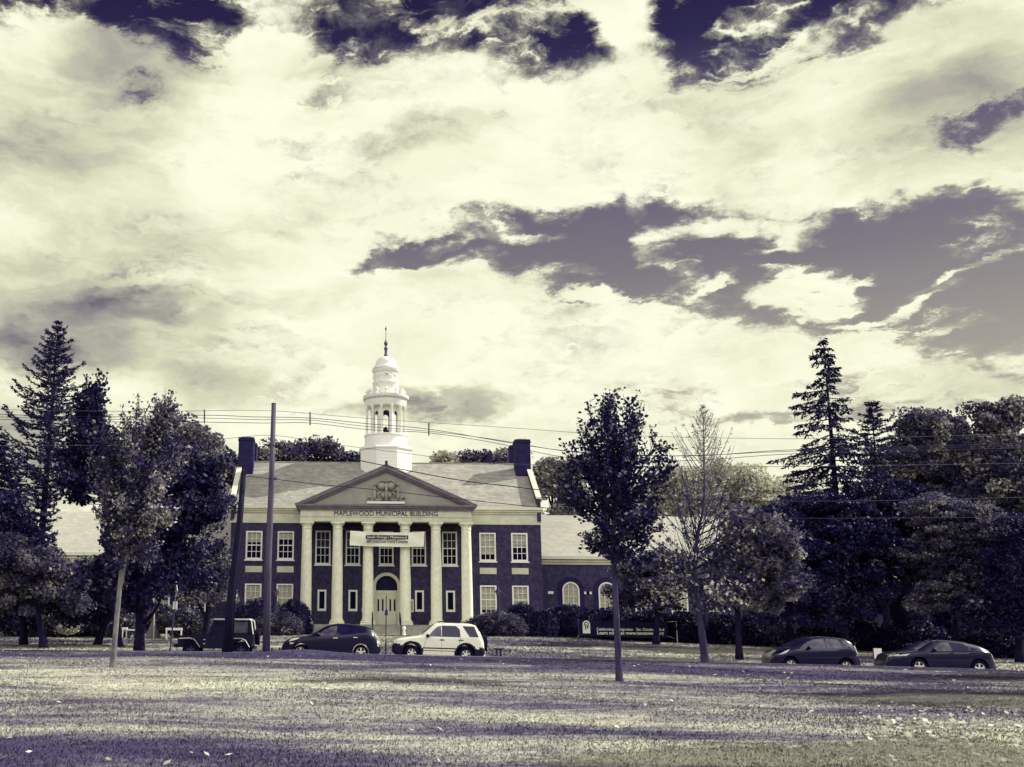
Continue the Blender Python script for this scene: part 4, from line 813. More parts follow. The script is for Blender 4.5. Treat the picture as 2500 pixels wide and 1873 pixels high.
# hedges left, flower bush
hx = [(60, 1525, 75, 30), (150, 1530, 60, 26), (220, 1528, 55, 30), (290, 1526, 50, 30), (455, 1520, 60, 34), (395, 1512, 45, 32)]
hl = ['dark low hedge bush at the left edge under the bushy tree', 'low dark bush behind the small pale flowering bush', 'grey-green low bush left of the young maple trunk', 'grey-green low bush right behind the young maple trunk', 'low bush behind the nose of the black off-road car', 'mid grey bush behind the right white garden frame']
for q, l in zip(hx, hl): shrub('bush', l, 'bush', 74+random.uniform(-1, 1), [q], 'leaf_dark', .14, 6000, 'low bushes along the left lawn edge', tone0=.05)
shrub('flowering_bush', 'small pale flowering bush at the foot of the left hedge', 'bush', 71, [(166, 1535, 24, 11)], 'leaf_light', .12, 2500, tone0=.3)
# ---- behind the town hall
G = 'tree tops behind the town hall roof'
for i, (bl, mt, l) in enumerate([([(640, 1122, 30, 22)], 'leaf_mid', 'small tree top above the roof just left of the tall pole'), ([(700, 1112, 50, 30)], 'leaf_dark', 'dark tree top above the roof just right of the tall pole'), ([(775, 1112, 62, 33)], 'leaf_dark', 'rounded dark tree top above the roof, midway to the cupola'), ([(850, 1128, 36, 16)], 'leaf_dark', 'low dark tree top beside the left of the cupola base'),
                                ([(1085, 1125, 28, 12)], 'leaf_pale', 'faint pale tree top just right of the cupola base'), ([(1165, 1124, 52, 14)], 'leaf_dark', 'flat dark tree top above the right half of the roof'), ([(1228, 1124, 46, 20)], 'leaf_mid', 'thin-leaved tree top left of the right chimneys')]):
    bl2 = bl+[(bl[0][0], bl[0][1]+60, bl[0][2]*1.1, 50)]
    blob_tree('far_tree', l, 'tree', 118+2*i, (bl[0][0], 1540), bl2, mt, .36, 9000, G, clump=.62, k=90, trunk_r=.3)
blob_tree('far_tree', 'pale loose tree just right of the right chimneys', 'tree', 116, (1365, 1540), [(1365, 1190, 55, 60), (1400, 1160, 40, 36), (1345, 1150, 30, 24), (1400, 1240, 50, 50)], 'leaf_light', .32, 16000, G, clump=.6, k=120)
# pale trees right of centre
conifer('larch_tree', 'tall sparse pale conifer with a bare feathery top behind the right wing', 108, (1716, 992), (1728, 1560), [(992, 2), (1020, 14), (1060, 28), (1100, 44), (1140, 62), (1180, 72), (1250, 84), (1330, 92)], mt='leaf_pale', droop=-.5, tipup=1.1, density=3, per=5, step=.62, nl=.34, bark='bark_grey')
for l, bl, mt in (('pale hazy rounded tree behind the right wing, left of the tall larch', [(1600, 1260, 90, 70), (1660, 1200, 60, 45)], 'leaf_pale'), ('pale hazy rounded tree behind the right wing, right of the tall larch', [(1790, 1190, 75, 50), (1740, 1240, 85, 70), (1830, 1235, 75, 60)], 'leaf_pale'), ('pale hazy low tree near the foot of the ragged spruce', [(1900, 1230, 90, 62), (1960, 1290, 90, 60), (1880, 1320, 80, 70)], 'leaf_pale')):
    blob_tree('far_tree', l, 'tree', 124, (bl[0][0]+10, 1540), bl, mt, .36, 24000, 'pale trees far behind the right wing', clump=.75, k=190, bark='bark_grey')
# ragged spruce and its neighbours
conifer('spruce_tree', 'tall ragged dark spruce with gaps between its boughs, right of the centre', 74, (2010, 828), (2068, 1570), [(828, 4), (850, 22), (900, 44), (950, 62), (1000, 82), (1050, 98), (1080, 112), (1120, 104), (1180, 98), (1230, 100), (1290, 110)], mt='leaf_black', asym=.32, droop=.06, tipup=-.08, density=32, per=6, step=.5, nl=.34, sparse=.76, hang=.9)
conifer('pine_tree', 'shorter dark conifer with a rounded top right of the ragged spruce', 84, (2128, 984), (2165, 1570), [(984, 12), (1010, 30), (1060, 50), (1110, 62), (1180, 72), (1260, 80), (1340, 80)], mt='needle', droop=.02, tipup=.16, density=24, per=6, step=.5, nl=.34, sparse=.92)
blob_tree('oak_tree', 'big dark oak whose top spreads over the gap right of the rounded conifer', 'tree', 90, (2260, 1570), [(2290, 1050, 72, 48), (2235, 1075, 60, 50), (2200, 1150, 80, 50), (2300, 1130, 110, 50), (2260, 1220, 120, 80), (2330, 1200, 90, 70)], 'leaf_dark', .27, 60000, clump=.62, k=230, tone0=.12)
blob_tree('oak_tree', 'big dark oak filling the upper right corner of the tree line', 'tree', 84, (2440, 1570), [(2430, 1040, 60, 50), (2490, 1030, 50, 50), (2390, 1110, 60, 50), (2480, 1130, 90, 60), (2440, 1210, 100, 80), (2500, 1300, 80, 110)], 'leaf_dark', .26, 55000, clump=.62, k=220, tone0=.06)
blob_tree('shade_tree', 'very dark dense tree below the ragged spruce, over the bright-roofed small car', 'tree', 70, (2062, 1580), [(2030, 1290, 110, 80), (1990, 1380, 90, 80), (2090, 1370, 100, 90), (2040, 1460, 110, 70)], 'leaf_black', .22, 50000, clump=.45, k=260, trunk_r=.3)
blob_tree('shade_tree', 'very dark dense tree with two trunks left of the sunlit feathery tree', 'tree', 72, (2192, 1580), [(2180, 1260, 110, 70), (2170, 1350, 90, 90), (2230, 1400, 80, 80), (2130, 1430, 60, 60)], 'leaf_black', .22, 42000, clump=.45, k=240, trunk_r=.34)
o = MB(); o.tube([Vector((at(2206, 1570, 72).x, 71.6, ground_z(36, 72)-.1)), at(2207, 1480, 71.6), at(2202, 1380, 71.6)], [.2, .17, .15], 8); o.build('trunk', 'bark_dark', bpy.data.objects['shade_tree.002'] if 'shade_tree.002' in bpy.data.objects else None, smooth=True)
blob_tree('feathery_tree', 'sunlit mid grey tree with layered feathery leaves behind the dark crossover car', 'tree', 67, (2335, 1590), [(2300, 1270, 75, 45), (2370, 1290, 80, 50), (2330, 1350, 110, 60), (2400, 1370, 70, 50), (2370, 1440, 95, 60), (2310, 1470, 70, 50), (2400, 1500, 60, 40)], 'leaf_mid', .17, 70000, clump=.42, k=420, flat=.35, trunk_r=.16, tone0=-.18)
blob_tree('shade_tree', 'very dark tree at the right edge behind the lawn', 'tree', 64, (2480, 1600), [(2480, 1420, 70, 100), (2450, 1510, 70, 60), (2510, 1330, 50, 70)], 'leaf_black', .2, 34000, clump=.45, k=170, trunk_r=.25)
blob_tree('broadleaf_tree', 'broad maple with bright sunlit leaf edges right of the bare-branched tree', 'tree', 58, (1800, 1580), [(1810, 1285, 48, 40), (1850, 1340, 80, 62), (1805, 1380, 62, 52), (1860, 1430, 80, 70), (1790, 1460, 90, 55), (1890, 1370, 50, 60)], 'leaf_mid', .20, 42000, clump=.33, k=330, tone0=-.12, trunk_r=.2)
blob_tree('broadleaf_tree', 'dark filler tree between the broad maple and the ragged spruce', 'tree', 68, (1930, 1590), [(1930, 1400, 80, 90), (1950, 1490, 90, 60), (1900, 1290, 50, 60)], 'leaf_black', .2, 30000, clump=.4, k=170)
blob_tree('broadleaf_tree', 'dark small tree in front of the right wing behind the dark banner', 'tree', 74, (1600, 1570), [(1560, 1420, 60, 50), (1620, 1400, 70, 50), (1580, 1470, 80, 50), (1660, 1440, 50, 40)], 'leaf_dark', .17, 22000, clump=.35, k=160, tone0=0)
# half bare tree on the verge
def lm4(p):
    return .14 if p.z > at(1700, 1350, 45).z else (.9 if p.z < at(1700, 1400, 45).z else .45)
branched_tree('bare_tree', 'half bare verge tree with branches fanning up, leafy only on its lower limbs', 'tree', 44.6, (1722, 1606), (1700, 1440), [(1130, 1640, 1800), (1180, 1600, 1840), (1250, 1565, 1860), (1330, 1545, 1870), (1400, 1545, 1840), (1450, 1570, 1800), (1490, 1610, 1790)], 'leaf_dark', 'bark', leaf=.16, n_br=125, twigs=9, lpt=9, trunk_px=(9.5, 6), bt=.0045, leafmask=lm4, tone0=.15, spike=.6, twig_len=(.4, .9))
o = MB(); o.tube([at(1722, 1530, 44.6), at(1727, 1490, 44.55), at(1735, 1430, 44.5), at(1742, 1350, 44.4), at(1760, 1250, 44.3)], [.10, .08, .06, .04, .015], 8); o.build('stem', 'bark', bpy.data.objects['bare_tree'], smooth=True)
# young maple, right of centre
branched_tree('young_maple', 'young maple with dark crown and thin straight trunk, alone right of the town hall', 'tree', 29, (1512, 1654), (1497, 1345), [(952, 1484, 1496), (975, 1455, 1540), (1000, 1422, 1580), (1050, 1405, 1612), (1110, 1388, 1628), (1180, 1382, 1632), (1240, 1392, 1625), (1290, 1420, 1600), (1330, 1440, 1575), (1375, 1450, 1540)], 'leaf_black', 'bark', leaf=.115, n_br=104, twigs=10, lpt=10, trunk_px=(8.0, 6.2), spike=1.2, twig_len=(.3, .7), upw=.7, kmin=.45, wide=1.16)
# woods closing the view under the crowns
def woods(px0, px1, pyt, label):
    n = 26000; px = RNG.uniform(px0, px1, n); Yw = RNG.uniform(118, 130, n); g = np.array([at(a, 1540, b)[0] for a, b in zip(px, Yw)]); top = at((px0+px1)/2, pyt, 124).z
    h = RNG.uniform(0, 1, n)**.8*(top-.5)*(.8+.25*np.sin(g*.35)+.12*np.sin(g*.9+1))+.5
    o = leaf_mesh('woods', np.stack([g, Yw, h], 1), RNG.uniform(.7, 1.7, n), .5*(.5+.5*np.sin(g*1.3+h*.8))+RNG.uniform(0, .5, n), 'leaf_black', None); tag(o, label, 'woods', kind='stuff')
woods(1820, 2750, 1330, 'dark woods closing the view behind the right hand trees')
woods(-350, 100, 1330, 'dark woods closing the view behind the left hand trees')
# shade casting trees beyond the right edge of the frame
def off_tree(x, y, z, r, label):
    c = pxof((x, y, z)); k = F_PX/y; b = pxof((x, y, 0))
    return blob_tree('lawn_tree', label, 'tree', y, b, [(c[0], c[1], r*k, r*k*.6)], 'leaf_mid', .13, 32000, clump=.5, k=230)
off_tree(23.6, 27.0, 7.4, 4.2, 'full-crowned tree on the lawn beyond the right edge, shading the grass')
off_tree(33.5, 38.0, 8.5, 5.0, 'full-crowned tree beyond the right edge near the road, shading the verge')
off_tree(16.9, 15.2, 8.6, 3.5, 'full-crowned tree on the lawn close on the right, shading the nearest grass')
# ---- shrubs by the town hall
SG = 'clipped evergreen shrubs before the town hall'
for Yq, bl, mt, l, t0 in [(86, [(640, 1520, 62, 62), (600, 1530, 45, 48)], 'leaf_black', 'tall dark clipped evergreen mound behind the tall pole', 0), (86.5, [(716, 1524, 44, 56)], 'leaf_black', 'dark clipped evergreen mound against the leftmost column', 0), (80, [(680, 1535, 58, 38), (640, 1540, 40, 30)], 'leaf_dark', 'lower wide grey-leaved mound in front of the two dark mounds', .0),
                          (82, [(1215, 1532, 70, 38), (1185, 1535, 50, 30)], 'leaf_dark', 'wide rounded mound right of the white car roof', -.05), (88, [(1275, 1520, 42, 44)], 'leaf_black', 'dark mound below the right ground floor window', 0), (87, [(1325, 1530, 36, 40)], 'leaf_black', 'dark mound at the right corner of the main block', 0),
                          (90, [(1385, 1520, 48, 42)], 'leaf_black', 'dark mound under the first arched window', 0), (90, [(1440, 1525, 34, 40)], 'leaf_black', 'dark mound between the first two arched windows', 0)]:
    shrub('evergreen_shrub', l, 'shrub', Yq, bl, mt, .12, 14000, SG, tone0=t0)
HG = 'dark hedge bushes along the right lawn'
hl = ['behind the dark banner on the left', 'behind the dark banner on the right', 'behind the half bare tree trunk', 'right of the half bare tree trunk', 'left of the small bright-roofed car', 'behind the small bright-roofed car', 'behind the blank white lawn sign', 'behind the rear of the dark crossover car', 'at the right edge of the lawn']
for i, px in enumerate((1500, 1590, 1680, 1765, 1850, 1950, 2080, 2230, 2420)):
    Yq = 80-.008*(px-1500)*1.4; shrub('hedge_bush', 'dark hedge bush '+hl[i], 'bush', Yq, [(px, 1528+.05*(px-1500), 62 if px < 1900 else 85, 42)], 'leaf_black' if i not in (5,) else 'leaf_dark', .15, 9000, HG, tone0=.02)
# ---- grass blades near the camera, and fallen leaves
def blades(n, y0, y1, hmin, hmax, name, pw=1.4):
    y = RNG.uniform(0, 1, n)**pw*(y1-y0)+y0; x = RNG.uniform(-1, 1, n)*(y*.52+.6)+y*.15
    z = np.array([ground_z(a, b) for a, b in zip(x, y)]); h = RNG.uniform(hmin, hmax, n); a = RNG.uniform(0, 2*PI, n); w = .003+.00045*y
    dx, dy = np.cos(a)*w, np.sin(a)*w; lx, ly = RNG.normal(size=n)*h*.5, RNG.normal(size=n)*h*.5
    V = np.stack([np.stack([x-dx, y-dy, z-.01], 1), np.stack([x+dx, y+dy, z-.01], 1), np.stack([x+lx, y+ly, z+h], 1)], 1).reshape(-1, 3)
    me = bpy.data.meshes.new(name); me.vertices.add(3*n); me.vertices.foreach_set('co', V.ravel().astype(np.float32)); me.loops.add(3*n); me.loops.foreach_set('vertex_index', np.arange(3*n, dtype=np.int32))
    me.polygons.add(n); me.polygons.foreach_set('loop_start', np.arange(0, 3*n, 3, dtype=np.int32)); me.materials.append(M['blades']); me.update()
    o = bpy.data.objects.new(name, me); COL.objects.link(o); return o
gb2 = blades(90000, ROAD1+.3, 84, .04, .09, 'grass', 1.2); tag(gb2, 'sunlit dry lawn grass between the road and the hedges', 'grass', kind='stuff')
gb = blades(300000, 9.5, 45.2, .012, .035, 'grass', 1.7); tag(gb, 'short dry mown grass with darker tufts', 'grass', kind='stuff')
pts = []
for _ in range(420):
    y = random.uniform(11, 44)**1; x = random.uniform(-.36, .66)*y; pts.append((x, y, 1))
for _ in range(420):
    px, py = random.gauss(2330, 130), random.gauss(1765, 38)
    if py < 1700 or px < 1950: continue
    d = ray(px, py); k = 1.25/-d.z if d.z < 0 else 0; pts.append((d.x*k, d.y*k, 1.2))
C = np.array([(x, y, ground_z(x, y)+.035) for x, y, _ in pts]); lf = leaf_mesh('fallen_leaves', C, RNG.uniform(.05, .13, len(C)), RNG.uniform(.2, 1, len(C)), 'litter', None, aspect=.8, up_bias=1.6)
tag(lf, 'pale dry fallen leaves scattered over the lawn, thickest at the lower right', 'leaves', kind='stuff')
# ================================================================ CARS (built nose towards -x, side facing the camera at -y)
def wheel(parent, x, y, r, rim_r, spokes, rim_mt, side, w=.21):
    ty = MB(); ty.lathe([(rim_r*.98, -w/2), (r*.93, -w/2), (r, -w/2+.04), (r, w/2-.04), (r*.93, w/2), (rim_r*.98, w/2)], (x, y, r), 28, axis='y', cap=False)
    wh = bpy.data.objects.new('wheel', None); COL.objects.link(wh); wh.parent = parent; wh.empty_display_size = .1
    ty.lathe([(rim_r*.99, -w/2+.06), (rim_r*.99, w/2-.06)], (x, y, r), 24, axis='y'); ty.build('tyre', 'rubber', wh, world=False, smooth='angle')
    yo = y+side*(w/2-.035); rm = MB(); rm.lathe([(rim_r, -.02), (rim_r, .02), (rim_r*.86, .02), (rim_r*.86, -.02)], (x, yo, r), 28, axis='y', cap=False)
    rm.lathe([(rim_r*.24, -.025), (rim_r*.24, .025)], (x, yo, r), 12, axis='y')
    for k in range(spokes):
        a = 2*PI*k/spokes+.3; c, s_ = math.cos(a), math.sin(a); w0, w1 = rim_r*.13, rim_r*.17
        q = [(rim_r*.15, -w0), (rim_r*.93, -w1), (rim_r*.93, w1), (rim_r*.15, w0)]; q = [(x+u*c-v*s_, r+u*s_+v*c) for u, v in q]
        rm.prism(q, yo-.015, yo+.015)
    rm.build('rim', rim_mt, wh, world=False)
def make_car(name, label, group, px0, px1, Y, L, spec, rz=0.):
    """spec: top, belt = [(x, z)] in fractions of L and metres; wheels (x fraction), etc."""
    xa, xb = X(px0, Y, 1560), X(px1, Y, 1560); cx = (xa+xb)/2; L = xb-xa; gz = min(road_z(cx), road_z(cx)); root = thing(name, (cx, Y, gz), label, 'car', group, rz); root.rotation_euler.y = math.atan(.0205) if cx > 2 else 0
    s = spec; hw = s['w']/2; BL = s.get('body_len', 1.)*L; x_ = lambda f: -L/2+f*BL; r = s['r']; wx = [x_(f) for f in s['wheels']]; ar = r+s.get('gap', .055)
    top = [(x_(a), z) for a, z in s['top']]; belt = [(x_(a), z) for a, z in s['belt']]; zmax = max(z for _, z in top)
    T = lambda x: ip(top, x); Bt = lambda x: min(ip(belt, x), T(x)-.03); roofz = zmax; sill = s['sill']
    def zb(x):
        e = sill
        f = (x-top[0][0])/BL; e = max(e, s.get('nose', sill+.12)-f*4) if f < .04 else e; e = max(e, s.get('tail', sill+.12)-(1-f)*4) if f > .96 else e
        for w_ in wx:
            if abs(x-w_) < ar: e = max(e, r+math.sqrt(ar*ar-(x-w_)**2))
        return min(e, Bt(x)-.04)
    def plan(x):
        f = (x-x_(0))/BL; k = 1.
        n_ = s.get('round', .10)
        if f < n_: k -= s.get('taper', .22)*(1-f/n_)**2
        if f > 1-n_*.8: k -= s.get('taper', .22)*.7*(1-(1-f)/(n_*.8))**2
        return hw*k
    def w5(x):
        b_ = Bt(x); t = max(0, min(1, (T(x)-b_)/(roofz-ip(belt, 0)))); return plan(x)*((.93)+(s['roofw']-.93)*t)
    def zs5(x): return T(x)-min(.06, (T(x)-Bt(x))*.45)
    def ysurf(x, z):
        b_, z5 = Bt(x), zs5(x)
        if z <= b_: t = max(0, min(1, (z-sill)/(b_-sill))); return plan(x)*(.965+.035*math.sin(t*PI*.9)+.0*t)*(1 if t < .999 else 1)
        t = min(1, (z-b_)/max(.01, z5-b_)); return plan(x)*.975*(1-t)+w5(x)*t
    fr = sorted(set([x_(a) for a in np.linspace(0, 1, 90)]+[w_+ar*math.cos(q) for w_ in wx for q in np.linspace(0.001, PI-.001, 15)]+[a for a, _ in top])); fr = [x for x in fr if x_(0)-1e-6 <= x <= x_(1)+1e-6]
    mb = MB(); rings = []; NS = 8; dark = s.get('dark')
    for x in fr:
        zb_, b_ = zb(x), Bt(x); h = [(0, zb_), (plan(x)*.93, zb_)]
        for k in range(NS+1): z = zb_+.03+(b_-zb_-.03)*k/NS; h.append((ysurf(x, z), z))
        z5 = zs5(x); h += [((plan(x)*.975*2+w5(x))/3, b_+(z5-b_)/3), ((plan(x)*.975+2*w5(x))/3, b_+2*(z5-b_)/3), (w5(x), z5), (w5(x)*.86, T(x)-.008), (w5(x)*.5, T(x)+.012), (0, T(x)+.018)]
        rings.append([(x, -y, z) for y, z in h]+[(x, y, z) for y, z in h[-2:0:-1]])
    n = len(rings[0])
    for i in range(len(fr)-1):
        for j in range(n):
            q = [rings[i][j], rings[i+1][j], rings[i+1][(j+1) % n], rings[i][(j+1) % n]]; c = sum(p[2] for p in q)/4; xm = (fr[i]+fr[i+1])/2; mi = 0
            if dark: mi = 1 if dark((xm-x_(0))/BL, c, xm, wx, ar) else 0
            if c < sill+.02 or (abs(q[0][1]) < plan(xm)*.94 and c < Bt(xm)-.05 and j in (0, n-1)): mi = 1
            mb.add(q, [(0, 1, 2, 3)], mi)
    for rg, o_ in ((rings[0], 1), (rings[-1], -1)): mb.add(rg, [tuple(range(n))[::o_]], 1 if dark and dark(0 if o_ > 0 else 1, .4, rg[0][0], wx, ar) else 0)
    body = mb.build('body', [s['paint'], 'plastic'], root, smooth=True, world=False); bmm = body.data
    import bmesh
    bm = bmesh.new(); bm.from_mesh(bmm); bmesh.ops.remove_doubles(bm, verts=bm.verts, dist=.0005); bmesh.ops.recalc_face_normals(bm, faces=bm.faces); bm.to_mesh(bmm); bm.free(); bmm.polygons.foreach_set('use_smooth', [True]*len(bmm.polygons)); bmm.set_sharp_from_angle(angle=math.radians(35))
    def panel(nm, poly, mt, off=.006, both=True, parent=root):
        """flat-sided panel laid on the body side; poly = (fraction, z)"""
        pts = []
        P = [(x_(a), z) for a, z in poly]
        for (a, b_) in zip(P, P[1:]+P[:1]):
            for t in (0, .25, .5, .75): pts.append((a[0]+(b_[0]-a[0])*t, a[1]+(b_[1]-a[1])*t))
        c = (sum(p[0] for p in P)/len(P), sum(p[1] for p in P)/len(P)); m_ = len(pts); r1 = [(c[0]+(p[0]-c[0])*.5, c[1]+(p[1]-c[1])*.5) for p in pts]
        for sd_ in ((-1, 1) if both else (-1,)):
            vs = [(x, sd_*(ysurf(x, z)+off), z) for x, z in pts+r1+[c]]; f = [(i, (i+1) % m_, m_+(i+1) % m_, m_+i) for i in range(m_)]+[(m_+i, m_+(i+1) % m_, 2*m_) for i in range(m_)]
            mb = MB(); mb.add(vs, f if sd_ > 0 else [q[::-1] for q in f]); mb.build(nm, mt, parent, world=False, smooth=True)
    def cross(nm, a, b_, mt, k=.86, off=.012):
        mb = MB(); vs = []; m_ = 8
        for i in range(m_+1):
            x = x_(a+(b_-a)*i/m_)
            for j in range(7): u = -1+2*j/6; vs.append((x, u*w5(x)*k, T(x)+.018-.02*abs(u)**2+off))
        mb.add(vs, [(i*7+j, (i+1)*7+j, (i+1)*7+j+1, i*7+j+1) for i in range(m_) for j in range(6)]); return mb.build(nm, mt, root, world=False, smooth=True)
    for nm, poly, mt in s['panels']: panel(nm, poly, mt)
    for nm, a, b_, mt in s.get('cross', []): cross(nm, a, b_, mt)
    for f in s['handles']:
        x = x_(f[0]); y = -(ysurf(x, f[1])+.02); MB().box(x-.10, x+.10, y-.012, y+.012, f[1]-.018, f[1]+.018).build('door_handle', f[2], root, world=False)
    for f in s.get('seams', []):
        mb = MB()
        for (a, z0), (b_, z1) in zip(f, f[1:]):
            p = [(x_(a+(b_-a)*t), z0+(z1-z0)*t) for t in (0, .5, 1)]; mb.tube([(x, -(ysurf(x, z)+.001), z) for x, z in p], .006, 4)
        mb.build('door_seam', 'plastic', root, world=False)
    for w_ in wx:
        for sd_ in (-1, 1): wheel(root, w_, sd_*(hw-.12), r, s['rim'], s['spokes'], s['rim_mt'], sd_)
    mx_, mz = x_(s['mirror'][0]), s['mirror'][1]
    for sd_ in (-1, 1): m2 = MB(); ell(m2, (mx_, sd_*(ysurf(mx_, mz)+.11), mz+.04), (.09, .11, .075), 10, 8); m2.tube([(mx_+.05, sd_*(ysurf(mx_, mz)-.02), mz-.02), (mx_, sd_*(ysurf(mx_, mz)+.08), mz)], .025, 5); m2.build('wing_mirror', s['mirror'][2], root, smooth=True, world=False)
    root['_'] = 0; del root['_']
    return root, x_, ysurf, T
CG = None
# dark hatchback
HB = dict(w=1.77, r=.32, rim=.215, spokes=5, rim_mt='alloy', sill=.22, roofw=.66, paint='paint_navy', wheels=(.195, .80), round=.18, taper=.4,
          top=[(0, .44), (.008, .60), (.03, .76), (.09, .91), (.16, .97), (.27, 1.03), (.33, 1.12), (.42, 1.36), (.48, 1.48), (.56, 1.545), (.66, 1.54), (.78, 1.49), (.86, 1.43), (.905, 1.33), (.96, 1.02), (.985, .80), (1, .55)],
          belt=[(0, .58), (.05, .78), (.2, .92), (.35, .99), (.6, 1.05), (.85, 1.14), (.93, 1.0), (1, .5)],
          panels=[('side_window', [(.365, 1.02), (.43, 1.26), (.49, 1.40), (.565, 1.46), (.55, 1.04)], 'car_glass_bright'), ('side_window', [(.585, 1.06), (.59, 1.46), (.70, 1.44), (.755, 1.36), (.755, 1.12)], 'car_glass'), ('quarter_window', [(.765, 1.14), (.765, 1.35), (.86, 1.24), (.82, 1.16)], 'car_glass'),
                  ('headlight', [(.075, .76), (.10, .88), (.19, .94), (.15, .84)], 'lamp_clear'), ('fog_lamp', [(.085, .66), (.09, .72), (.13, .72), (.12, .66)], 'lamp_clear'), ('tail_light', [(.905, 1.28), (.925, 1.27), (.995, .88), (.985, .56), (.968, .60), (.955, .95)], 'lamp_red')],
          cross=[('windscreen', .31, .46, 'car_glass'), ('rear_window', .875, .94, 'car_glass')], handles=[(.545, .93, 'trim_white'), (.745, .96, 'trim_white')], mirror=(.37, 1.05, 'paint_navy'),
          seams=[[(.57, 1.02), (.57, .4)], [(.35, 1.0), (.345, .45)], [(.76, 1.08), (.72, .6)]])
make_car('parked_hatchback', 'dark hatchback parked in front of the entrance steps, just right of the tall pole', 'cars parked along the road', 689, 928.5, 49.2, 4.5, HB)
# white SUV with black lower panels
def suv_dark(f, c, xm, wx, ar):
    if c < .34: return True
    if f < .075 and c < .74: return True
    if f < .16 and c < .70: return True
    if f > .93 and c < .66: return True
    if f > .84 and c < .60: return True
    return any((xm-w)**2+(c-.36)**2 < (ar+.11)**2 for w in wx)
SV = dict(w=1.78, r=.35, rim=.20, spokes=6, rim_mt='alloy', sill=.27, roofw=.76, paint='paint_white', wheels=(.205, .79), round=.10, taper=.2, dark=suv_dark, body_len=.96,
          top=[(0, .66), (.012, .86), (.05, .94), (.14, 1.02), (.28, 1.10), (.31, 1.15), (.42, 1.55), (.47, 1.66), (.60, 1.69), (.84, 1.68), (.90, 1.62), (.955, 1.28), (.985, 1.0), (1, .5)],
          belt=[(0, .62), (.05, .88), (.2, .99), (.33, 1.07), (.9, 1.10), (.95, 1.05), (1, .48)],
          panels=[('side_window', [(.385, 1.09), (.43, 1.33), (.475, 1.50), (.52, 1.57), (.525, 1.09)], 'car_glass_bright'), ('side_window', [(.53, 1.09), (.53, 1.57), (.685, 1.57), (.725, 1.42), (.73, 1.09)], 'car_glass'), ('quarter_window', [(.755, 1.57), (.88, 1.57), (.93, 1.11), (.83, 1.11)], 'car_glass'),
                  ('headlight', [(.04, .78), (.055, .90), (.10, .93), (.095, .79)], 'lamp_clear'), ('side_moulding', [(.325, .565), (.325, .615), (.69, .615), (.69, .565)], 'plastic'), ('side_moulding', [(.325, .47), (.325, .495), (.69, .495), (.69, .47)], 'plastic'), ('tail_light', [(.93, 1.28), (.95, 1.28), (.985, .92), (.965, .92)], 'lamp_red')],
          cross=[('windscreen', .32, .445, 'car_glass'), ('rear_window', .905, .95, 'car_glass')], handles=[(.53, .955, 'plastic'), (.735, .965, 'plastic')], mirror=(.375, 1.08, 'plastic'),
          seams=[[(.527, 1.07), (.527, .38)], [(.37, 1.05), (.33, .6), (.33, .38)], [(.735, 1.07), (.70, .6)]])
suv, sx_, sy_, sT = make_car('parked_suv', 'white SUV with black bumpers and wheel arches parked right of the entrance', 'cars parked along the road', 956.5, 1187.5, 49.3, 4.5, SV)
L_ = sx_(1); sp = MB(); sp.lathe([(.34, L_+.0), (.36, L_+.04), (.36, L_+.17), (.30, L_+.20)], (0, .25, .87), 24, axis='x'); sp.build('spare_wheel', 'rubber', suv, smooth='angle', world=False)
for s in (-1, 1): rr3 = MB(); rr3.tube([(sx_(.5), s*.55, 1.72), (sx_(.52), s*.55, 1.76), (sx_(.82), s*.55, 1.755), (sx_(.845), s*.55, 1.70)], .02, 6); rr3.build('roof_rail', 'plastic', suv, world=False)
# small hatchback, right
SM = dict(w=1.70, r=.30, rim=.20, spokes=6, rim_mt='alloy', sill=.20, roofw=.70, paint='paint_grey', wheels=(.20, .815), round=.18, taper=.4,
          top=[(0, .42), (.008, .58), (.03, .74), (.08, .90), (.16, 1.0), (.24, 1.08), (.30, 1.18), (.40, 1.38), (.48, 1.48), (.60, 1.525), (.72, 1.51), (.84, 1.46), (.91, 1.34), (.955, 1.12), (.985, .9), (1, .5)],
          belt=[(0, .5), (.05, .74), (.2, .90), (.35, .96), (.7, 1.02), (.85, 1.08), (.94, 1.0), (1, .48)],
          panels=[('side_window', [(.31, 1.0), (.37, 1.18), (.47, 1.38), (.60, 1.44), (.60, 1.02)], 'car_glass_bright'), ('side_window', [(.62, 1.03), (.62, 1.44), (.76, 1.42), (.785, 1.06)], 'car_glass_bright'), ('quarter_window', [(.80, 1.40), (.84, 1.36), (.88, 1.14), (.82, 1.10)], 'car_glass_bright'),
                  ('headlight', [(.07, .70), (.14, .86), (.20, .95), (.15, .78)], 'lamp_clear'), ('tail_light', [(.935, 1.18), (.95, 1.16), (.985, .86), (.955, .86)], 'lamp_red')],
          cross=[('windscreen', .24, .44, 'car_glass'), ('rear_window', .90, .945, 'car_glass')], handles=[(.56, .90, 'paint_grey'), (.76, .92, 'paint_grey')], mirror=(.405, 1.0, 'plastic'),
          seams=[[(.61, 1.0), (.61, .38)], [(.36, .96), (.36, .42)], [(.79, 1.04), (.74, .6)]])
make_car('parked_hatchback', 'small grey hatchback with a sunlit roof parked left of the blank white lawn sign', 'cars parked along the road', 1864.5, 2079, 48.2, 4, SM)
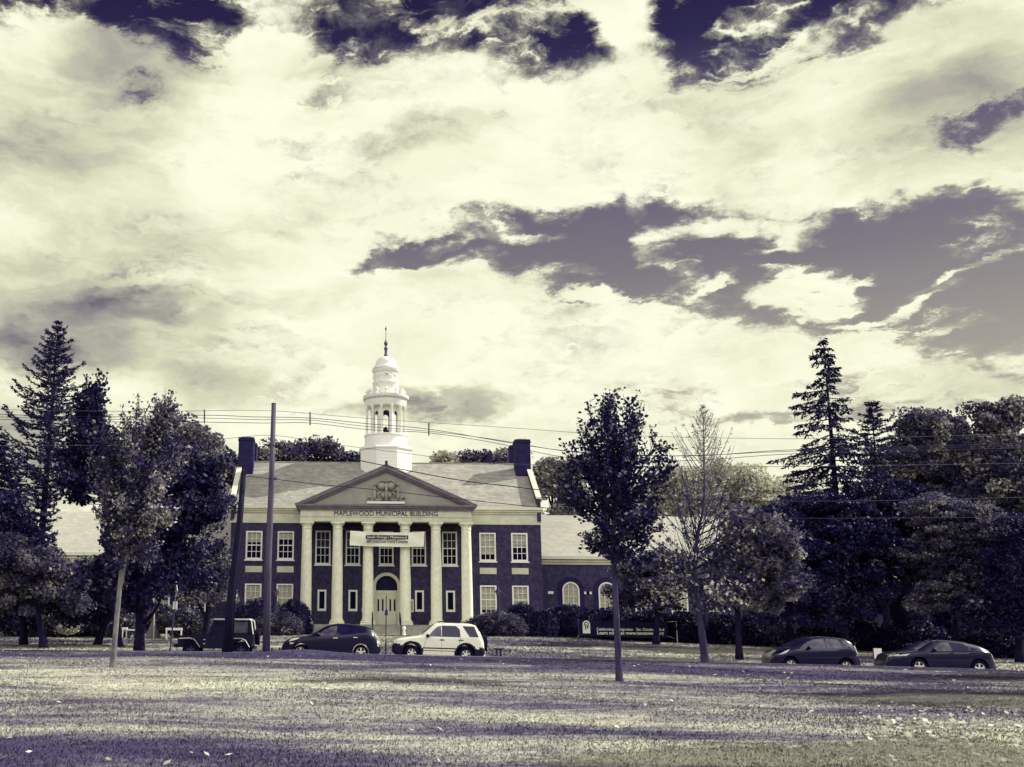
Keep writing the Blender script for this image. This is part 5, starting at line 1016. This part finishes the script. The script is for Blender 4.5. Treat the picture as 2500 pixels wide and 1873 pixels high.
XO = dict(w=1.85, r=.35, rim=.235, spokes=5, rim_mt='alloy', sill=.22, roofw=.68, paint='paint_grey', wheels=(.265, .815), round=.18, taper=.42,
          top=[(0, .44), (.008, .62), (.03, .80), (.10, .93), (.20, 1.0), (.28, 1.06), (.36, 1.26), (.43, 1.43), (.50, 1.50), (.60, 1.50), (.72, 1.45), (.84, 1.33), (.93, 1.17), (.965, 1.0), (.99, .75), (1, .5)],
          belt=[(0, .55), (.05, .80), (.2, .93), (.35, 1.0), (.6, 1.03), (.85, 1.07), (.94, 1.0), (1, .48)],
          panels=[('side_window', [(.40, 1.03), (.44, 1.24), (.50, 1.38), (.575, 1.43), (.575, 1.05)], 'car_glass_bright'), ('side_window', [(.59, 1.06), (.59, 1.43), (.68, 1.39), (.745, 1.25), (.73, 1.08)], 'car_glass'), ('quarter_window', [(.75, 1.12), (.76, 1.24), (.82, 1.16), (.77, 1.10)], 'car_glass'),
                  ('headlight', [(.06, .78), (.13, .87), (.185, .90), (.15, .80)], 'lamp_clear'), ('headlight', [(.02, .74), (.03, .80), (.10, .87), (.09, .81)], 'lamp_clear'), ('tail_light', [(.95, .98), (.97, .98), (.995, .72), (.965, .72)], 'lamp_red')],
          cross=[('windscreen', .285, .44, 'car_glass'), ('rear_window', .76, .92, 'car_glass')], handles=[(.565, .96, 'paint_grey'), (.76, .98, 'paint_grey')], mirror=(.405, 1.05, 'plastic'),
          seams=[[(.58, 1.02), (.58, .38)], [(.385, 1.0), (.385, .42)], [(.75, 1.05), (.72, .6)]])
make_car('parked_crossover', 'long dark grey fastback crossover parked rightmost on the road', 'cars parked along the road', 2143, 2403, 48.4, 5, XO)
# black off-road car
def jeep():
    xa, xb = X(432, 49.6, 1560), X(634, 49.6, 1560); L = xb-xa; cx = (xa+xb)/2
    root = thing('parked_offroader', (cx, 49.6, road_z(cx)), 'boxy black off-road car with rear spare wheel, parked behind the dark leaning pole', 'car', 'cars parked along the road')
    k = L/4.0; X_ = lambda f: -L/2+f*L; P = [(.04, .50), (.04, .62), (.06, .93), (.085, 1.0), (.40, 1.08), (.405, 1.10), (.455, 1.66), (.475, 1.70), (.875, 1.70), (.90, 1.62), (.93, 1.05), (.93, .48)]
    lo = [(.80, .48), (.80, .5)]
    mb = MB(); hw = .74
    def arch(c, r=.46, n=9): return [(c+r/L*math.cos(q), .38+r*math.sin(q)*.93) for q in np.linspace(0.30, PI-.30, n)]
    low = [(.93, .48)]+arch(.80)+arch(.20)+[(.04, .50)]
    tub = [(.93, 1.07), (.93, .48)]+arch(.80)+[(.70, .42), (.34, .42)]+arch(.20)+[(.05, .50), (.05, .92), (.07, .98), (.40, 1.06)]
    poly = [(X_(a), z) for a, z in tub][::-1]
    def ex(nm, poly, y0, y1, mt): q = MB(); q.prism([(X_(a), z) for a, z in poly], y0, y1); o = q.build(nm, mt, root, world=False); return o
    q = MB(); q.prism(poly[::-1], -hw, -hw+.05); q.prism(poly[::-1], hw-.05, hw)
    hood = [(.05, .92), (.07, .99), (.40, 1.07), (.40, .60), (.05, .60)]; q.prism([(X_(a), z) for a, z in hood], -.62, .62); q.box(X_(.04), X_(.055), -.66, .66, .60, .97)
    q.box(X_(.05), X_(.93), -hw+.05, hw-.05, .50, .56); q.box(X_(.915), X_(.93), -hw+.05, hw-.05, .5, 1.07); q.build('body', 'paint_black', root, world=False)
    # upper cabin: frame with real window openings
    fr_ = MB()
    for s in (-1, 1):
        y0, y1 = (s*.70, s*.66) if s < 0 else (.66, .70)
        for a in ([(.40, 1.07), (.415, 1.07), (.475, 1.62), (.455, 1.64)], [(.66, 1.07), (.70, 1.07), (.70, 1.62), (.66, 1.62)], [(.875, 1.07), (.93, 1.07), (.90, 1.62), (.87, 1.62)], [(.455, 1.60), (.90, 1.60), (.895, 1.68), (.46, 1.68)], [(.41, 1.06), (.93, 1.06), (.93, 1.12), (.41, 1.12)]):
            fr_.prism([(X_(u), z) for u, z in a], min(y0, y1), max(y0, y1))
    fr_.build('cabin_frame', 'paint_black', root, world=False)
    for a, b, mt in ((.425, .655, 'car_glass'), (.705, .87, 'car_glass_bright')):
        for s in (-1, 1): g = MB(); y = s*.68; g.add([(X_(a), y, 1.12), (X_(b), y, 1.12), (X_(b-.005), y, 1.60), (X_(a+.045 if a < .5 else a), y, 1.60)], [(0, 1, 2, 3)]); g.build('side_window', mt, root, world=False)
    g = MB(); g.add([(X_(.405), -.64, 1.09), (X_(.405), .64, 1.09), (X_(.46), .64, 1.62), (X_(.46), -.64, 1.62)], [(0, 1, 2, 3)]); g.build('windscreen', 'car_glass', root, world=False)
    ex('roof', [(.452, 1.68), (.895, 1.68), (.885, 1.74), (.46, 1.735)], -.70, .70, 'trim_white')
    for q_ in (-1, 1): t = MB(); t.tube([(X_(.895), q_*.705, 1.70), (X_(.912), q_*.712, 1.62), (X_(.935), q_*.72, 1.06)], .028, 6); t.build('roof_edge', 'trim_white', root, world=False)
    for c, pts in ((.20, [(.06, .86), (.19, .88), (.24, .83), (.31, .50)]), (.80, [(.69, .88), (.80, .88), (.85, .80), (.90, .50)])):
        for s in (-1, 1):
            f = MB(); w0, w1 = (-.86, -hw) if s < 0 else (hw, .86); up_ = pts+[(a, z-.05) for a, z in pts[::-1]]
            f.prism([(X_(a), z) for a, z in up_][::-1], w0, w1); f.build('wheel_flare', 'alloy_dark', root, world=False)
            if s < 0: h = MB(); h.tube([(X_(a), -.862, z) for a, z in pts], .012, 4); h.build('flare_edge', 'trim_white', root, world=False)
            wheel(root, X_(c), s*.72, .365, .19, 5, 'alloy_dark', s, .22)
    MB().box(X_(.0), X_(.045), -.78, .78, .46, .62).build('front_bumper', 'plastic', root, world=False); MB().box(X_(.93), X_(.955), -.7, .7, .42, .54).build('rear_bumper', 'plastic', root, world=False)
    MB().lathe([(.30, X_(.945)), (.36, X_(.95)), (.36, X_(.998)), (.28, X_(1.0))], (0, .0, .95), 22, axis='x').build('spare_wheel', 'rubber', root, smooth='angle', world=False)
    for a in (.43, .68): MB().box(X_(a), X_(a)+.012, -hw-.004, -hw+.002, .50, 1.05).build('door_seam', 'rubber', root, world=False)
    for z in (.80, .62): MB().box(X_(.345), X_(.37), -hw-.012, -hw-.002, z, z+.025).build('badge', 'trim_white', root, world=False)
    for q_ in (-.48, .48): MB().lathe([(.10, X_(.035)), (.10, X_(.05))], (0, q_, .80), 16, axis='x').build('headlight', 'lamp_clear', root, world=False)
    m2 = MB(); m2.box(X_(.43), X_(.45), -.93, -.74, 1.10, 1.26); m2.build('wing_mirror', 'plastic', root, world=False)
    for q_ in (-.33, .33): st_ = MB(); st_.box(X_(.45), X_(.55), q_-.22, q_+.22, .56, 1.18); st_.box(X_(.47), X_(.53), q_-.17, q_+.17, 1.18, 1.40); st_.build('seat', 'plastic', root, world=False)
jeep()
# ================================================================ POLES AND WIRES
YU = 45.6
def gp(px, Y): x = X(px, Y, 1570); return Vector((x, Y, ground_z(x, Y)))
b = gp(650.5, YU); tp = at(668.5, 986, YU)
tall = thing('utility_pole', b, 'tall weathered wooden utility pole standing between the black off-road car and the dark hatchback', 'utility pole')
MB().tube([b-Vector((0, 0, .2)), b.lerp(tp, .33)+Vector((-.03, 0, 0)), b.lerp(tp, .66), tp], [.165, .145, .12, .10], 14).build('shaft', 'pole', tall, smooth=True)
MB().tube([tp, tp+Vector((0, 0, .02))], .11, 14).build('pole_cap', 'iron', tall)
for py in (1087, 1168): p = at(664, py, YU); MB().tube([p+Vector((-.16, 0, 0)), p+Vector((.2, 0, 0))], .035, 8).build('wire_bracket', 'iron', tall)
b2 = gp(555, 45.2); t2 = at(595.5, 1150, 45.2)
short = thing('utility_pole', b2, 'shorter dark leaning utility pole in front of the black off-road car', 'utility pole')
MB().tube([b2-Vector((0, 0, .2)), b2.lerp(t2, .3)+Vector((-.03, 0, 0)), b2.lerp(t2, .7)+Vector((.02, 0, 0)), t2], [.24, .185, .135, .11], 14).build('shaft', 'pole_dark', short, smooth=True)
MB().tube([t2, t2+Vector((.0, 0, .08))], .05, 8).build('pole_cap', 'iron', short)
def cable(label, pts, Y, r, mt='wire', group='overhead cables'):
    P = [at(px, py, Y) for px, py in pts]; q = []; n = len(P)
    for i in range(n-1):
        p0, p1, p2, p3 = P[max(0, i-1)], P[i], P[i+1], P[min(n-1, i+2)]
        for k in range(6):
            t = k/6; q.append(.5*((2*p1)+(p2-p0)*t+(2*p0-5*p1+4*p2-p3)*t*t+(3*p1-p0-3*p2+p3)*t**3))
    q.append(P[-1]); o = curvetube('overhead_cable', q, r, mt); tag(o, label, 'cable', group); return o
YWi = 47.5
cable('thin topmost overhead wire passing above the spacer brackets', [(-300, 985), (0, 1000), (250, 1004), (430, 1004), (660, 1003), (900, 1022), (1250, 1045), (1500, 1062), (1800, 1070), (2100, 1070), (2600, 1055)], YWi, .010, 'thin_wire')
cable('upper conductor of the bundled overhead line with spacer brackets', [(-300, 1000), (0, 1012), (250, 1018), (500, 1014), (620, 1018), (757, 1021), (900, 1035), (1047, 1048), (1250, 1082), (1375, 1100), (1520, 1110), (1700, 1113), (1900, 1100), (2100, 1094), (2600, 1080)], YWi, .014)
cable('middle conductor of the bundled overhead line with spacer brackets', [(-300, 1004), (0, 1018), (250, 1024), (430, 1022), (500, 1021), (640, 1025), (757, 1026), (900, 1042), (1047, 1053), (1200, 1072), (1375, 1101), (1520, 1112), (1700, 1112), (1900, 1103), (2100, 1098), (2600, 1086)], YWi+.25, .012)
cable('lower conductor of the bundled overhead line with spacer brackets', [(-300, 1010), (0, 1024), (250, 1030), (430, 1030), (640, 1033), (757, 1033), (900, 1049), (1047, 1057), (1200, 1080), (1375, 1116), (1520, 1125), (1700, 1124), (1900, 1110), (2100, 1103), (2600, 1092)], YWi, .013)
for i, (px, a, b_) in enumerate(((499, 1000, 1032), (757, 1006, 1038), (1047, 1033, 1063))):
    o = MB(); p, q = at(px, a, YWi+.1), at(px, b_, YWi+.1); o.tube([p, q], .03, 6); 
    for t in (.42, .65, .95): c = p.lerp(q, t); o.tube([c+Vector((0, -.12, 0)), c+Vector((0, .16, 0))], .022, 5)
    tag(o.build('cable_spacer', 'iron', None), ['left cable spacer bracket on the bundled overhead line, right of the young maple top', 'middle cable spacer bracket just right of the tall pole', 'right cable spacer bracket just right of the cupola'][i], 'cable bracket', 'spacer brackets on the overhead line')
cable('faint service wire rising to the tall pole and falling over the cupola base', [(-200, 1090), (300, 1086), (530, 1073), (662, 1063), (800, 1083), (960, 1103), (1110, 1122), (1250, 1133), (1800, 1140), (2600, 1130)], YU, .010, 'thin_wire')
cable('faint short service wire just left of the tall pole', [(610, 1096), (640, 1090), (662, 1086)], YU, .008, 'thin_wire')
cable('dark cable dropping from the tall pole past the pediment top', [(664, 1087), (760, 1103), (880, 1125), (1000, 1150), (1125, 1173), (1250, 1188), (1400, 1205), (1600, 1217), (1900, 1224), (2200, 1222), (2600, 1212)], YU-.1, .020)
cable('dark cable from the short leaning pole across the pediment', [(598, 1162), (650, 1168), (720, 1176), (790, 1184), (940, 1198), (1100, 1216), (1330, 1240), (1500, 1254), (1700, 1262), (2000, 1266), (2600, 1262)], YU-.3, .014)
# ================================================================ SMALL THINGS
# sign seen almost edge on
bs = gp(416, 45.8); ts = at(432, 1424, 45.8)
sg = thing('street_sign', bs, 'diamond street sign seen nearly edge on, left of the off-road car', 'sign')
MB().tube([bs-Vector((0, 0, .1)), bs.lerp(ts, .5), ts], .035, 8).build('post', 'iron', sg)
c = at(429.5, 1443, 45.75); d = MB(); e = Vector((.13, -.36, 0)).normalized(); hh = 22*45.8/2600; w_ = .38
for off, nm in ((0, 'sign_panel'),):
    n_ = Vector((e.y, -e.x, 0)); pts = [c+Vector((0, 0, hh)), c+e*w_, c-Vector((0, 0, hh)), c-e*w_]
    d.add([p+n_*.012 for p in pts]+[p-n_*.012 for p in pts], [(0, 1, 2, 3), (7, 6, 5, 4), (0, 4, 5, 1), (1, 5, 6, 2), (2, 6, 7, 3), (3, 7, 4, 0)])
d.build('sign_panel', 'white', sg)
for px in (424.5, 430.5):
    c = at(px, 1478, 45.75); MB().box(c.x-.036, c.x+.036, c.y-.03, c.y+.03, c.z-.16, c.z+.16).build('sign_plate', 'white', sg)
# thin post in front of the doors
bm_ = gp(942, 46.6); tm = at(943, 1456, 46.6); bm_ = Vector((bm_.x, 46.6, ground_z(bm_.x, 46.6)))
pm = thing('parking_post', bm_, 'thin dark kerbside post with a small meter head, in front of the white entrance doors', 'post')
MB().tube([bm_-Vector((0, 0, .05)), tm], .022, 8).build('post', 'iron', pm); MB().tube([bm_-Vector((0, 0, .05)), bm_+Vector((0, 0, .62))], .034, 8).build('post_sleeve', 'black_metal', pm)
c = at(943, 1496, 46.6); mh = MB(); mh.prism([(c.x-.07, c.z-.11), (c.x+.07, c.z-.11), (c.x+.055, c.z+.07), (c.x+.03, c.z+.13), (c.x-.03, c.z+.13), (c.x-.055, c.z+.07)], 46.53, 46.67); mh.build('meter_head', 'iron', pm)
# lamp posts
def lamp(px, Y, ptop, label):
    x = X(px, Y, 1480); g = ground_z(x, Y); T_ = thing('lamp_post', (x, Y, g), label, 'street lamp', 'black lantern posts before the town hall'); zt = at(px, ptop, Y).z; k = Y/F_PX
    MB().lathe([(.20, g-.05), (.20, g+.25), (.12, g+.4), (.10, zt-24*k), (.15, zt-23.5*k), (.08, zt-22*k), (.10, zt-20*k)], (x, Y, 0), 12).build('shaft', 'black_metal', T_, smooth='angle')
    MB().lathe([(.10, zt-20*k), (.19, zt-11*k), (.19, zt-10.4*k)], (x, Y, 0), 8).build('lantern', 'car_glass_bright', T_)
    MB().lathe([(.24, zt-10.3*k), (.21, zt-8*k), (.08, zt-6*k), (.10, zt-4.5*k), (.03, zt-2*k), (.01, zt)], (x, Y, 0), 8).build('lantern_cap', 'black_metal', T_, smooth='angle')
    cg = MB()
    for j in range(6): a = 2*PI*j/6; cg.tube([(x+.10*math.cos(a), Y+.10*math.sin(a), zt-20*k), (x+.20*math.cos(a), Y+.20*math.sin(a), zt-10.3*k)], .012, 4)
    cg.build('lantern_cage', 'black_metal', T_)
lamp(1216.5, 81, 1434, 'black lantern post before the ground floor windows right of the columns'); lamp(673, 81, 1434, 'black lantern post before the ground floor window just right of the tall pole')
# fire hydrant
x = X(986.5, 84, 1540); g = ground_z(x, 84); z1 = at(986, 1532, 84).z; hy = thing('fire_hydrant', (x, 84, g), 'small pale fire hydrant beside the right handrail of the entrance steps', 'hydrant')
hh = max(.75, z1-g); MB().lathe([(.16, g), (.16, g+.08), (.11, g+.1), (.11, g+hh*.7), (.15, g+hh*.72), (.13, g+hh*.82), (.08, g+hh*.93), (.03, g+hh)], (x, 84, 0), 14).build('barrel', 'white', hy, smooth='angle')
o = MB(); o.tube([(x-.2, 84, g+hh*.55), (x+.2, 84, g+hh*.55)], .055, 8); o.build('nozzle', 'iron', hy)
# white garden frames
def frame(px0, px1, pyt, Y, label, bar=True):
    a, b_ = X(px0, Y), X(px1, Y); g = ground_z((a+b_)/2, Y); zt = at(px0, pyt, Y).z; T_ = thing('low_barrier', ((a+b_)/2, Y, g), label, 'barrier', 'low white frames at the left lawn edge')
    for x in (a, b_): MB().box(x-.04, x+.04, Y-.04, Y+.04, g-.05, zt-.10).build('post', 'white', T_)
    MB().box(a-.06, b_+.06, Y-.06, Y+.06, zt-.10, zt+.06).build('top_rail', 'white', T_)
frame(302, 311.5, 1534, 72, 'low white frame with two posts just right of the young maple trunk'); frame(408.5, 444.5, 1535, 72, 'wider low white frame behind the street sign post')
a = at(312, 1537.5, 72); b_ = at(334, 1539, 72); T_ = thing('garden_bench', (a.x+.3, 72, ground_z(a.x, 72)), 'low pale garden bench beside the smaller white frame', 'bench'); MB().box(a.x+.04, b_.x, 71.8, 72.2, a.z-.06, a.z+.04).build('seat', 'white', T_)
for x in (a.x+.12, b_.x-.12): MB().box(x-.05, x+.05, 71.85, 72.15, ground_z(a.x, 72)-.03, a.z-.062).build('leg', 'iron', T_)
# tall tepee shaped trellis
x0, x1, xt = X(358, 73), X(391, 73), X(377, 73); g = ground_z(xt, 73); zt = at(377, 1502, 73).z
tt = thing('garden_tepee', (xt, 73, g), 'grey canvas garden tepee standing behind the side limb of the dark verge tree', 'tent')
MB().add([(x0, 72.6, g), (x1-.3, 72.6, g), (xt, 73, zt), (x1, 73.8, g), (x0+.3, 73.9, g)], [(0, 1, 2), (1, 3, 2), (3, 4, 2), (4, 0, 2)]).build('canvas', 'bark_grey', tt)
MB().tube([(xt-.02, 72.95, zt+.1), (x1-.28, 72.55, g)], .06, 6).build('pole', 'tympanum', tt)
# dark banner on stakes
YD2 = 77.0
bd, P = sag_banner('yard_banner', [(1413, 1514), (1629, 1518.5), (1629, 1559), (1413, 1552.5)], YD2, 'banner_dark', .03, wob=.03)
tag(bd, 'long dark banner with white lettering between two stakes, right of the town hall', 'banner')
yq = YD2-.09
text_mesh('print', 'Celebrating Immigration   Sat. October 22nd', 'print_white', bd, X(1537, yq), yq, Z(1539.8+0, yq, 1537), .19, X(1619, yq)-X(1455, yq), bold=.012, world=False)
text_mesh('print', 'Learn more at www.twotowns.org', 'print_white', bd, X(1537, yq), yq, Z(1549.5, yq, 1537), .24, X(1619, yq)-X(1457, yq), bold=.02, world=False)
ap_ = MB(); xa, xb = X(1421.5, yq), X(1439.5, yq); za, zb2 = Z(1546.5, yq, 1430), Z(1515, yq, 1430); r_ = (xb-xa)/2; pts = [(xa, za), (xb, za)]+[((xa+xb)/2+r_*math.cos(q), zb2-r_+r_*math.sin(q)) for q in np.linspace(0, PI, 10)]
ap_.prism(pts, yq-.01, yq+.01); ap_.build('print_emblem', 'print_white', bd)
em = MB(); cxm, czm = (xa+xb)/2, zb2-r_
em.tube([(cxm-.16, yq-.02, czm-.05), (cxm-.10, yq-.02, czm+.12), (cxm+.05, yq-.02, czm+.15), (cxm+.16, yq-.02, czm+.02)], .03, 5); em.box(cxm-.10, cxm-.04, yq-.03, yq-.012, czm-.38, czm-.08); em.prism([(cxm+.03, czm-.30), (cxm+.16, czm-.2), (cxm+.12, czm-.10), (cxm+.02, czm-.12)], yq-.03, yq-.012); em.box(cxm-.18, cxm+.18, yq-.03, yq-.012, czm-.07, czm-.03)
em.build('emblem_marks', 'print_dark', bd)
for px, l in ((1411, 'left stake'), (1650, 'right stake')):
    x = X(px, YD2); g = ground_z(x, YD2); T_ = MB().tube([(x, YD2, g-.1), (x, YD2, Z(1509.5 if px < 1500 else 1517, YD2, px))], .03, 6).build('banner_stake', 'trim_white' if px > 1500 else 'iron', None); tag(T_, 'thin metal '+l+' holding the dark lawn banner', 'stake', 'stakes of the dark lawn banner')
for a, b_ in (((1629, 1518.5), (1650, 1517.5)), ((1629, 1553), (1650, 1560)), ((1413, 1514), (1411, 1512)), ((1413, 1549), (1411, 1556))): curvetube('banner_rope', [at(*a, YD2), at(*b_, YD2)], .014, 'stone', bd)
# blank lawn sign between the right cars
x0, x1 = X(2122, 52.5+2), X(2143, 54.5); g = ground_z(x0, 54.5); zt, zl = at(2132, 1583, 54.5).z, at(2132, 1609, 54.5).z
ls = thing('lawn_sign', ((x0+x1)/2, 54.5, g), 'blank white board sign on a thin post between the two right cars', 'sign')
MB().box(x0+.04, x1, 54.48, 54.52, zl, zt).build('sign_board', 'white', ls); MB().box(x0, x0+.035, 54.48, 54.53, g-.1, zt).build('post', 'iron', ls)
# small dark bench and a pale bag behind the white car
x = X(1217, 56, 1585); g = ground_z(x, 56); zt = at(1217, 1583, 56).z; zt = max(zt, g+.3)
bn2 = thing('low_bench', (x, 56, g), 'small low dark bench on the grass right behind the white SUV', 'bench'); MB().box(x-.24, x+.24, 55.85, 56.15, zt-.06, zt).build('seat', 'black_metal', bn2)
for s in (-1, 1): MB().box(x+s*.10-.035, x+s*.10+.035, 55.9, 56.1, g-.02, zt-.062).build('leg', 'black_metal', bn2)
x = X(1191, 52, 1590); g = ground_z(x, 54.2); bg = MB(); ell(bg, (x, 54.2, g+.22), (.15, .15, .30), 12, 8); tag(bg.build('litter_bag', 'white', None, smooth=True), 'pale full litter bag on the grass behind the white SUV spare wheel', 'bag')
x = X(672, 55, 1580); g = ground_z(x, 55.5); zq = at(672, 1578, 55.5).z; T_ = thing('garden_bench', (x, 55.5, g), 'low pale-topped bench between the tall pole and the dark hatchback', 'bench'); MB().box(x-.33, x+.33, 55.3, 55.7, max(zq, g+.3)-.05, max(zq, g+.3)).build('seat', 'white', T_)
for s in (-1, 1): MB().box(x+s*.2-.04, x+s*.2+.04, 55.35, 55.65, g-.02, max(zq, g+.3)-.052).build('leg', 'black_metal', T_)
